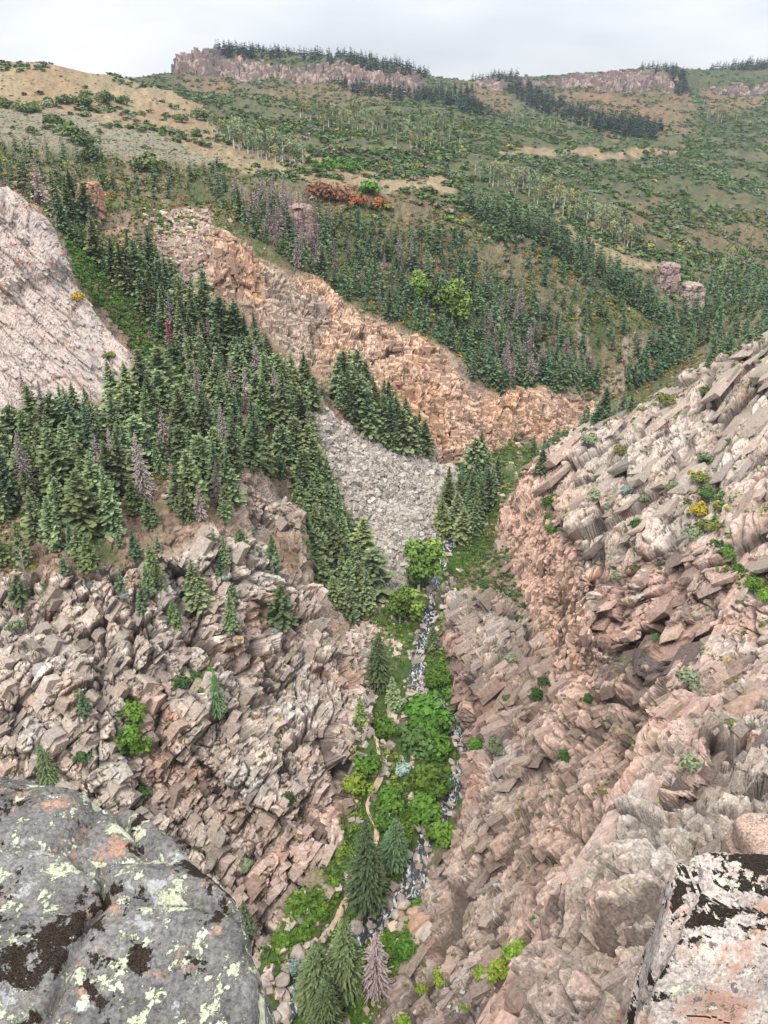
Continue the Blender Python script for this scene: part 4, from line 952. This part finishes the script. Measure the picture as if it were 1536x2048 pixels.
def rock_mesh(g, cuts=11, sub=3, name='rock', squash=(1, 1, .75), noise=.05, mat=None, c0=(180, 166, 154), c1=(132, 120, 112)):
    bm = bmesh.new(); bmesh.ops.create_icosphere(bm, subdivisions=sub, radius=1)
    d = np.array([v.co for v in bm.verts]); d = d / np.linalg.norm(d, axis=1, keepdims=True)
    nr = unit(g.normal(size=(cuts, 3))); off = .5 + .36 * g.random(cuts)
    den = d @ nr.T; r = np.where(den > .05, off / np.maximum(den, .05), 9).min(1); r = np.minimum(r, 1.15)
    r = r * (1 + noise * fbm(d.astype(F32) * 2.5 + F32(g.random() * 50), 4, 5))
    V = d * r[:, None] * np.array(squash)
    Fc = np.array([[v.index for v in f.verts] for f in bm.faces]); bm.free()
    t = np.clip(.4 + .5 * fbm((V * 2.2).astype(F32) + F32(9), 4, 8), 0, 1)[:, None]
    col_ = np.array(lin(*c0)) * (1 - t) + np.array(lin(*c1)) * t
    return V, Fc, col_
M_stone = leaf_mat('stone', hue=0, vary=.25)
STONE = [mesh_np('boulder', *rock_mesh(G)[:2], rock_mesh(G)[2], M_stone) for k in range(0)]
for k in range(7):
    a = rock_mesh(G); STONE.append(mesh_np('boulder', a[0], a[1], a[2], M_stone))
OR = rock_mesh(G, c0=(184, 150, 126), c1=(150, 118, 98)); ORANGE = mesh_np('boulder', OR[0], OR[1], OR[2], M_stone)
PA = rock_mesh(G, c0=(214, 196, 178), c1=(176, 158, 142)); PALE = mesh_np('boulder', PA[0], PA[1], PA[2], M_stone)
def stone(me, x, y, z, r, label, group=None):
    o = link('boulder', me, None, label=label, category='boulder')
    if group: o['group'] = group
    o.location = (x, y, z); o.rotation_euler = (G.normal() * .3, G.normal() * .3, G.random() * 6.28); o.scale = (r * (.8 + .5 * G.random()), r * (.8 + .4 * G.random()), r * (.7 + .3 * G.random()))
for me, x, y, wd, lab in ((PALE,770,1635,30,'large pale boulder beside the trail, topmost of a close pair'),(PALE,752,1645,18,'smaller pale boulder touching the large one by the trail'),(ORANGE,830,1832,34,'orange boulder in the creek bend, biggest of the tumbled blocks'),(STONE[0],808,1815,36,'grey slab leaning beside the orange boulder in the creek bend'),
    (ORANGE,842,1850,52,'long orange block on the east shore below the creek bend'),(ORANGE,800,1832,24,'small orange block upstream of the creek bend pool'),(STONE[1],830,1325,34,'grey boulder splitting the white cascade'),(STONE[2],848,1868,40,'flat pink grey boulder on shore beneath the long orange block'),(STONE[3],330,995,22,'pale boulder lying among the bench firs'),(STONE[4],140,1000,18,'grey boulder in a clearing of the bench stand'),(STONE[5],845,1318,18,'round boulder at the head of the cascade')):
    i = ground(x, y, 60); r = wd / 2 * (VY[i] * cp - VZ[i] * sp) / FOC; stone(me, VX[i], VY[i], VZ[i] + r * .2, r * .95, lab)
def along(path, n, off, r0, r1, label, group, up=.2):
    P = smooth(path, .8)
    for k in range(n):
        p = P[int(G.integers(len(P)))]; x = p[0] + G.normal() * off; y = p[1] + G.normal() * off; r = r0 + (r1 - r0) * G.random() ** 2.5
        stone(STONE[int(G.integers(7))], x, y, max(zat(x, y), p[2]) + up * r, r, label, group)
sec = len(cpath)
along(cpath[:9], 100, 2.6, .5, 1.7, 'grey boulder in the wide creek bed below the thicket island', 'boulders of the lower creek bed')
along(cpath[8:15], 90, 2.0, .45, 1.3, 'grey boulder in the foaming creek beside the thicket island', 'boulders of the creek beside the island')
along(cpath[14:20], 60, 2.2, .45, 1.4, 'grey boulder in the narrow upper creek below the talus', 'boulders of the upper creek')
along(c2path, 45, 1.5, .4, 1.0, 'grey boulder in the side channel under the east cliff', 'boulders of the side channel')
# loose stones nobody could count
STN = []
for k in range(6):
    a = HULL[k * 2]; STN.append((a[0], a[1], None))
def stones(name, w, n, r0, r1, c, lab):
    p = np.clip(w, 0, None) * (abs(QX - 768) < 900) * (QY < 2250); p /= p.sum(); ids = G.choice(len(p), n, p=p); base = np.array(lin(*c)); Vs, Fs, Cs, off = [], [], [], 0
    for i in ids:
        v, f, _ = STN[int(G.integers(6))]; r = r0 + (r1 - r0) * G.random() ** 3
        Rm = np.array(rot(G.normal(size=3), G.normal(size=3) + [0, 0, 1.2])); v2_ = (v * (r * np.array([1 + .5 * G.random(), .7 + .4 * G.random(), .45 + .3 * G.random()]))) @ Rm
        Vs.append(v2_ + [VX[i], VY[i], VZ[i] + .15 * r]); Fs.append(f + off); off += len(v); Cs.append(np.repeat((base * (.6 + .75 * G.random()) * np.array([1 + .06 * G.normal(), 1, 1 + .05 * G.normal()]))[None], len(v), 0))
    link(name, mesh_np(name, np.concatenate(Vs), np.concatenate(Fs), np.concatenate(Cs), M_mass), kind='stuff', label=lab)
debr = region([(735,1230),(760,1290),(745,1420),(735,1500),(715,1480),(720,1400),(690,1290)], 120, 215) + R['floor'] * sstep(.2, .6, n2) * .35
stones('rubble', debr, 1600, .3, 1.1, (176, 160, 146), 'loose rubble along the gorge floor')
sg = region([(700,2060),(880,1960),(1000,1900),(1060,1900),(1040,2060),(780,2100)], 60, 110)
stones('rubble', sg, 700, .15, .6, (170, 158, 150), 'grey scree stones in the side gully')
# gorge floor greenery (clear of water and trail)
dW = np.full(len(Bf), 99., F32); fi = np.nonzero(R['floor'] > .05)[0]
allp = np.concatenate([smooth(cpath, 1.0)[:, :2], smooth(c2path, 1.0)[:, :2]]); dT = np.full(len(Bf), 99., F32); tpp = smooth(tp, 1.0)[:, :2]
for s in range(0, len(fi), 20000):
    b = fi[s:s + 20000]
    dW[b] = np.sqrt(((Vt[b, None, :2] - allp[None]) ** 2).sum(2).min(1)); dT[b] = np.sqrt(((Vt[b, None, :2] - tpp[None]) ** 2).sum(2).min(1))
flv = R['floor'] * sstep(2.2, 4.0, dW) * sstep(1.2, 2.2, dT) * sstep(-.5, .15, nB + .3 * n2)
brush('undergrowth', flv * (RY < 235), 5200, .4, 1.3, ['lush', 'lush', 'lime', 'dark', 'olive'], [4, 4, 2.5, 2, 1], 'lush green growth over the gorge floor')
brush('undergrowth', flv * (RY >= 225) * (RY < 345), 1500, .5, 1.6, ['lush', 'olive', 'yellow', 'dark', 'lime'], [3, 3, 1, 3, 1], 'green brush in the upper gorge meadow')
brush('undergrowth', led * (R['wall'] + R['spur'] * 1.3) * sstep(70, 110, RY), 3000, .25, .85, ['olive', 'sage', 'oak', 'olive', 'yellow', 'dark'], [3, 3, 2, 3, 1, 1], 'dry tufts on the ledges of the canyon walls', 60, 280)
thick = region([(930,1060),(990,1010),(1010,1100),(1035,1180),(1050,1225),(960,1190),(900,1190),(890,1150)], 190, 265)
brush('undergrowth', thick, 900, .6, 1.7, ['dark', 'oak', 'olive', 'grey'], [4, 3, 2, 1.5], 'dark brush under the foot of the eastern wall')

# ------------------------------------------------------------------ rock towers that stand by themselves
def tower(name, x, y, wd, ht, y0, y1, lab, c0, c1, seed):
    i = ground(x, y, y0, y1); d = VY[i] * cp - VZ[i] * sp; Wm, Hm = wd * d / FOC, ht * d / FOC
    nu, nv = 90, 110; u, v = np.meshgrid(np.linspace(0, 2 * math.pi, nu, endpoint=False), np.linspace(0, 1, nv))
    prof = np.where(v < .86, 1.05 - .22 * v, (1.05 - .22 * .86) * np.sqrt(np.clip(1 - ((v - .86) / .14) ** 2, 0, 1)) + .02)
    sq = 1 / np.maximum(abs(np.cos(u)), abs(np.sin(u))) ** .55
    P = np.stack([np.cos(u) * prof * sq * Wm / 2, np.sin(u) * prof * sq * Wm / 2, v * Hm * 1.1 - Hm * .1], 2).reshape(-1, 3).astype(F32)
    n = unit(np.stack([np.cos(u), np.sin(u), np.full_like(u, .2)], 2).reshape(-1, 3))
    s1, g1, t1 = blocks(P / np.array([3.2, 3.2, 5], F32) + F32(seed), seed); s2, g2, t2 = blocks(P / np.array([1.3, 1.3, 1.6], F32) + F32(seed), seed + 1)
    P = P + n.astype(F32) * (s1 * 1.5 + s2 * .6 - .5 * (1 - sstep(0, .15, g1)))[:, None]
    t = np.clip(.45 + .5 * fbm(P / 3, 4, seed) + .4 * (t1 - .5), 0, 1)[:, None]; cl_ = np.array(lin(*c0)) * (1 - t) + np.array(lin(*c1)) * t
    cl_ = lerp(cl_.astype(F32), lin(70, 60, 54), (1 - sstep(0, .12, g1)) * .6)
    ii = np.arange(nv * nu).reshape(nv, nu); Fq = np.stack([ii[:-1], np.roll(ii, -1, 1)[:-1], np.roll(ii, -1, 1)[1:], ii[1:]], 2).reshape(-1, 4)
    o = link(name, mesh_np(name, P, Fq, cl_, M_rock), None, label=lab, category='rock tower'); o.location = (VX[i], VY[i], VZ[i])
tower('rock_pillar', 186, 428, 46, 62, 300, 420, 'blocky pink rock pillar standing among trees above the bare slab', (190, 140, 116), (150, 120, 106), 3)
tower('rock_outcrop', 602, 478, 52, 66, 380, 480, 'grey pink outcrop rising between dead trees on the wooded slope', (176, 150, 138), (140, 124, 116), 5)
tower('rock_outcrop', 1330, 580, 44, 54, 400, 560, 'rounded pink outcrop in the valley beyond the eastern wall', (176, 150, 142), (146, 128, 124), 7)
tower('rock_outcrop', 1378, 610, 46, 44, 400, 560, 'pale low outcrop just behind the rounded one in the valley', (186, 166, 152), (150, 134, 124), 9)

# ------------------------------------------------------------------ the two lichen boulders at the edge of the overlook
def lichen_mat(name, base, base2, cover):
    """cover: list of (noise scale, threshold, softness, colour a, colour b, lift, seed)"""
    m, nt, bs = nodes(name); lk = nt.links.new
    tc = nd(nt, 'ShaderNodeTexCoord'); 
    def noise(sc, seed, det=6.0, ro=.6, dis=.0):
        mp = nd(nt, 'ShaderNodeMapping'); mp.inputs['Location'].default_value = (seed * 3.7, seed * 1.9, seed * 5.3); lk(tc.outputs['Object'], mp.inputs[0])
        n = nd(nt, 'ShaderNodeTexNoise', Scale=sc, Detail=det, Roughness=ro, Distortion=dis); lk(mp.outputs[0], n.inputs['Vector']); return n.outputs[0]
    def ramp(x, a, b, ca, cb):
        r = nd(nt, 'ShaderNodeValToRGB'); r.color_ramp.elements[0].position = a; r.color_ramp.elements[1].position = b
        r.color_ramp.elements[0].color = (*ca, 1); r.color_ramp.elements[1].color = (*cb, 1); lk(x, r.inputs[0]); return r.outputs[0]
    def mapr(x, a, b, lo=0., hi=1.):
        r = nd(nt, 'ShaderNodeMapRange'); r.inputs[1].default_value = a; r.inputs[2].default_value = b; r.inputs[3].default_value = lo; r.inputs[4].default_value = hi; lk(x, r.inputs[0]); return r.outputs[0]
    def math_(op, a, b):
        r = nd(nt, 'ShaderNodeMath', operation=op)
        for k, q in enumerate((a, b)):
            if isinstance(q, (int, float)): r.inputs[k].default_value = q
            else: lk(q, r.inputs[k])
        return r.outputs[0]
    def mix(a, b, f):
        x = nd(nt, 'ShaderNodeMix', data_type='RGBA'); lk(f, x.inputs[0]); lk(a, x.inputs[6]); lk(b, x.inputs[7]); return x.outputs[2]
    fine = noise(150, 1, 4, .7); speck = noise(60, 2, 5, .75)
    c = ramp(noise(4, 3, 7, .7), .35, .65, lin(*base), lin(*base2))
    sp_ = nd(nt, 'ShaderNodeMix', data_type='RGBA', blend_type='MULTIPLY'); sp_.inputs[0].default_value = 1; lk(c, sp_.inputs[6]); lk(mapr(speck, .35, .65, .45, 1.5), sp_.inputs[7]); c = sp_.outputs[2]
    h = math_('MULTIPLY', fine, .25)
    ge = nd(nt, 'ShaderNodeNewGeometry'); sz = nd(nt, 'ShaderNodeSeparateXYZ'); lk(ge.outputs['True Normal'], sz.inputs[0]); topf = mapr(sz.outputs[2], .6, .9)
    for sc, th, sf, ca, cb, lift, seed, *tb in cover:
        n = math_('ADD', noise(sc, seed, 9, .7, .15), math_('MULTIPLY', math_('SUBTRACT', noise(sc * 7, seed + .5, 3, .6), .5), .16))
        if tb: n = math_('ADD', n, math_('MULTIPLY', topf, tb[0]))
        f = mapr(n, th, th + sf)
        grain = noise(95 if lift < .6 else 170, seed + 2, 3, .6)
        c = mix(c, ramp(grain, .36, .62, lin(*ca), lin(*cb)), f)
        h = math_('ADD', h, math_('MULTIPLY', f, math_('MULTIPLY', math_('ADD', grain, .5), lift)))
    lk(c, bs.inputs['Base Color'])
    b = nd(nt, 'ShaderNodeBump', Strength=.9, Distance=.012); lk(h, b.inputs['Height']); lk(b.outputs[0], bs.inputs['Normal'])
    return m
def hero(name, cen, planes, mat, lab, ns, seed):
    bm = bmesh.new(); bmesh.ops.create_icosphere(bm, subdivisions=7, radius=1)
    d = np.array([v.co for v in bm.verts]); d /= np.linalg.norm(d, axis=1, keepdims=True); Fc = np.array([[v.index for v in f.verts] for f in bm.faces]); bm.free()
    cen = np.array(cen); inv = np.zeros(len(d)); k = 16
    for p, n in planes:
        n = np.array(n, float); n /= np.linalg.norm(n); off = max(.05, (np.array(p) - cen) @ n)
        inv = inv + np.maximum(d @ n / off, 0) ** k          # soft edged cut
    r = 1 / np.maximum(inv, 1e-6) ** (1 / k); r = np.minimum(r, 4)
    P = (d * r[:, None]).astype(F32)
    q = P + F32(seed)
    dsp = fbm(q * F32(1.1), 4, seed) * .07 + fbm(q * F32(4), 4, seed + 9) * .022 + fbm(q * F32(16), 3, seed + 19) * .005
    st, g, _ = blocks(q / F32(.8), seed + 30); s2, g2, _ = blocks(q / F32(.33), seed + 31); dsp = dsp + st * .07 - .05 * (1 - sstep(0, .07, g)) + s2 * .022
    P = P + (unit(P) * np.asarray(dsp)[:, None] * ns).astype(F32)
    o = link(name, mesh_np(name, P, Fc, None, mat, True), None, label=lab, category='boulder'); o.location = cen; return o
def Pt(x, y, Y): return np.array(pt(x, y, Y=Y))
def edge(a, b, tilt):
    """a face that holds the rim a-b and leans out by tilt"""
    t = b - a; t /= np.linalg.norm(t); out = np.cross([0, 0, 1.], t); out /= np.linalg.norm(out)
    n = out + np.array([0, 0, tilt]); n -= t * (n @ t); return (a, n)
A, Bq, Cq, Dq, Eq, Fq_ = Pt(-60,1600,2.5), Pt(175,1585,2.42), Pt(345,1680,2.2), Pt(425,1775,1.98), Pt(520,1890,1.72), Pt(548,2060,1.42)
cen = Pt(180, 1830, 1.75) + np.array([-.15, 0, -.75])
top = Pt(190, 1720, 2.0)
lich = [(5.2, .57, .05, (138, 112, 98), (178, 142, 120), .15, 11), (4.4, .57, .03, (138, 138, 136), (168, 168, 166), .2, 17), (8, .545, .03, (160, 164, 138), (196, 198, 172), .5, 5), (11, .70, .02, (160, 164, 96), (190, 188, 92), .4, 23), (7.5, .60, .012, (176, 180, 156), (212, 214, 194), .5, 29), (3.6, .565, .012, (22, 18, 16), (74, 62, 52), 1.3, 8)]
hero('boulder', cen, [(top, (.05, .10, 1)), (Pt(250, 1900, 1.58), (.12, -.42, 1)), edge(A, Bq, .2), edge(Bq, Cq, .15), edge(Cq, Dq, .1), edge(Dq, Eq, .1), edge(Eq, Fq_, .05), (cen + [0, 0, -1.2], (0, 0, -1)), (cen + [-1.6, 0, 0], (-1, 0, 0)), (cen + [0, -1.0, 0], (0, -1, .2))],
     lichen_mat('lichen stone', (84, 82, 80), (128, 124, 120), lich), 'big grey boulder at the overlook edge crusted with pale green lichen and black moss', 1.0, 4)
a1, a2, a3, a4, a5 = Pt(1290,2100,1.78), Pt(1283,1950,1.95), Pt(1318,1800,2.15), Pt(1345,1700,2.32), Pt(1640,1690,2.3)
cen2 = Pt(1480, 1900, 2.05) + np.array([.12, .05, -.45])
lich2 = [(3.0, .47, .12, (160, 126, 110), (184, 148, 130), .12, 31), (26, .58, .02, (92, 88, 86), (128, 120, 116), .1, 37), (5.5, .62, .012, (190, 192, 160), (214, 214, 186), .5, 41, .1), (4.2, .62, .012, (20, 17, 15), (66, 56, 48), 1.2, 44, .2)]
m2_ = lichen_mat('pink lichen stone', (152, 142, 136), (192, 180, 170), lich2)
hero('boulder', cen2, [(Pt(1450, 1735, 2.25), (-.05, -.25, 1)), (Pt(1460, 1850, 2.05), (-.12, -1, .75)), edge(a4, a5, .1), edge(a2, a4, .05), edge(a1, a2, 0), (cen2 + [1.0, 0, 0], (1, 0, 0)), (cen2 + [0, 0, -1.2], (0, 0, -1)), (Pt(1450, 2030, 1.9), (0, -1, .2))],
     m2_, 'pink grey boulder at the overlook edge with black moss on its top corner', .8, 12)
cen3 = Pt(1640, 1720, 3.3) + np.array([.1, .1, -.3])
hero('boulder', cen3, [(Pt(1530, 1700, 3.4), (-.35, .1, 1)), (Pt(1512, 1715, 3.3), (-1, .1, -.1)), (cen3 + [.8, 0, 0], (1, 0, 0)), (cen3 + [0, .4, 0], (0, 1, .2)), (cen3 + [0, -.35, 0], (0, -1, 0)), (cen3 + [0, 0, -.5], (0, 0, -1))], lichen_mat('plain pink stone', (150, 126, 112), (186, 160, 144), [lich2[1]]), 'pink rock peeping out behind the black topped boulder', .6, 21)

# ------------------------------------------------------------------ names for the trees: what sets each apart
WHERE = {'bench': 'on the bench under the bare slab', 'gully': 'in the gully beside the talus', 'ravine': 'in the ravine by the bare slab', 'rim': 'at the head of the talus',
 'slope': 'on the slope above the orange cliff', 'east slope': 'on the scrubby eastern slope', 'spine': 'on the spine under the aspens', 'valley': 'in the valley behind the eastern wall', 'gorge': 'between talus and eastern wall',
 'spur top': 'on top of the broken spur', 'crest': 'on the crest of the eastern wall', 'shoulder': 'on the shoulder below the tan meadow', 'mesa': 'along the far mesa', 'far band': 'in the band below the mesa', 'bank': 'on the bank below the talus', 'solo': ''}
KW = dict(conifer=('fir', 'green'), dead=('dead fir', 'mauve grey'), lime=('leafy tree', 'lime green'), aspen=('aspen', 'pale trunked'), rust=('dead fir', 'rusty red'))
from collections import defaultdict
by = defaultdict(list)
for T in TREES:
    if 'o' not in T: continue
    o = T['o']; o['category'] = 'tree' if T['kind'] != 'dead' else 'dead tree'
    if 'label' in T: o['label'] = T['label']; continue
    by[(T['kind'], T['zone'])].append(T)
for (kd, zn), ts in by.items():
    noun, adj = KW[kd]; wh = WHERE.get(zn, 'in the ' + zn)
    left = list(ts)
    def take(key, text):
        if not left: return
        T = max(left, key=key); left.remove(T); T['o']['label'] = text
    if len(ts) > 3:
        take(lambda T: T['h'], f'tallest {adj} {noun} {wh}')
        take(lambda T: -QY[T['i']], f'{adj} {noun} standing highest up {wh}')
        take(lambda T: QY[T['i']], f'{adj} {noun} standing lowest down {wh}')
        take(lambda T: -QX[T['i']], f'leftmost {adj} {noun} {wh}')
        take(lambda T: QX[T['i']], f'rightmost {adj} {noun} {wh}')
        take(lambda T: -T['h'], f'shortest {adj} {noun} {wh}')
    left.sort(key=lambda T: QY[T['i']]); n = len(left)
    for k, T in enumerate(left):
        if n < 9: T['o']['label'] = f'{adj} {noun} {wh}'; T['o']['group'] = f'{noun}s {wh}'
        else:
            row = ('upper', 'middle', 'lower')[min(2, k * 3 // n)]
            T['o']['label'] = f'{adj} {noun} in the {row} rows {wh}'; T['o']['group'] = f'{row} {noun}s {wh}'
    for T in ts:
        if 'group' not in T['o'] and n >= 1: T['o']['group'] = f'{noun}s {wh}'
print('objects', round(time.time() - T0, 1))


# ------------------------------------------------------------------ sky, sun, camera
w = bpy.data.worlds.new('World'); bpy.context.scene.world = w; w.use_nodes = True
nt = w.node_tree; lk = nt.links.new; bg = nt.nodes['Background']
sky = nd(nt, 'ShaderNodeTexSky', sky_type='NISHITA'); sky.sun_disc = False; sky.sun_elevation = math.radians(58); sky.sun_rotation = math.radians(200)
tc = nd(nt, 'ShaderNodeTexCoord'); mp = nd(nt, 'ShaderNodeMapping'); mp.inputs['Scale'].default_value = (1.2, 1.2, 4.5); lk(tc.outputs['Generated'], mp.inputs[0])
cn = nd(nt, 'ShaderNodeTexNoise', Scale=2.2, Detail=5.0, Roughness=.5); lk(mp.outputs[0], cn.inputs['Vector'])
cr = nd(nt, 'ShaderNodeValToRGB'); cr.color_ramp.elements[0].position = .3; cr.color_ramp.elements[1].position = .72
cr.color_ramp.elements[0].color = (5.7, 6.0, 6.5, 1); cr.color_ramp.elements[1].color = (9.4, 9.5, 9.7, 1); lk(cn.outputs[0], cr.inputs[0])
mx = nd(nt, 'ShaderNodeMix', data_type='RGBA'); mx.inputs[0].default_value = .92; lk(sky.outputs[0], mx.inputs[6]); lk(cr.outputs[0], mx.inputs[7])
sx = nd(nt, 'ShaderNodeSeparateXYZ'); lk(tc.outputs['Generated'], sx.inputs[0])
zm = nd(nt, 'ShaderNodeMapRange'); zm.inputs[1].default_value = 0; zm.inputs[2].default_value = 1; zm.inputs[3].default_value = .58; zm.inputs[4].default_value = 1.8; lk(sx.outputs[2], zm.inputs[0])
zx = nd(nt, 'ShaderNodeMix', data_type='RGBA', blend_type='MULTIPLY'); zx.inputs[0].default_value = 1; lk(mx.outputs[2], zx.inputs[6]); lk(zm.outputs[0], zx.inputs[7])
lk(zx.outputs[2], bg.inputs[0]); bg.inputs[1].default_value = .1
sl = bpy.data.lights.new('sun', 'SUN'); sl.energy = 1.5; sl.angle = math.radians(14); sl.color = (1, .96, .9)
so = bpy.data.objects.new('sun', sl); C.objects.link(so)
so.rotation_euler = (math.radians(32), 0, math.radians(-20))
cam = bpy.data.cameras.new('camera'); co = bpy.data.objects.new('camera', cam); C.objects.link(co)
cam.sensor_fit = 'VERTICAL'; cam.sensor_height = 24; cam.lens = FOC / 2048 * 24; cam.clip_start = .05; cam.clip_end = 20000
co.rotation_euler = (math.pi / 2 - PITCH, 0, 0)
sc = bpy.context.scene; sc.camera = co
sc.view_settings.view_transform = 'Standard'; sc.view_settings.look = 'None'; sc.view_settings.exposure = .84; sc.view_settings.gamma = 1
sc.cycles.max_bounces = 5; sc.cycles.diffuse_bounces = 1; sc.cycles.transparent_max_bounces = 4
hm = bpy.data.materials.new('air'); hm.use_nodes = True; hn = hm.node_tree; hn.nodes.remove(hn.nodes['Principled BSDF'])
pv = hn.nodes.new('ShaderNodeVolumePrincipled'); pv.inputs['Color'].default_value = (.80, .88, 1, 1); pv.inputs['Density'].default_value = .00006
hn.links.new(pv.outputs[0], hn.nodes['Material Output'].inputs['Volume'])
hx = np.array([(x, y, z) for x in (-2600, 2600) for y in (-60, 2900) for z in (-260, 230)], F32)
link('haze', mesh_np('haze', hx, [(0, 1, 3, 2), (4, 6, 7, 5), (0, 4, 5, 1), (2, 3, 7, 6), (0, 2, 6, 4), (1, 5, 7, 3)], None, hm), kind='stuff')
sc.cycles.volume_bounces = 0
print('done', round(time.time() - T0, 1))
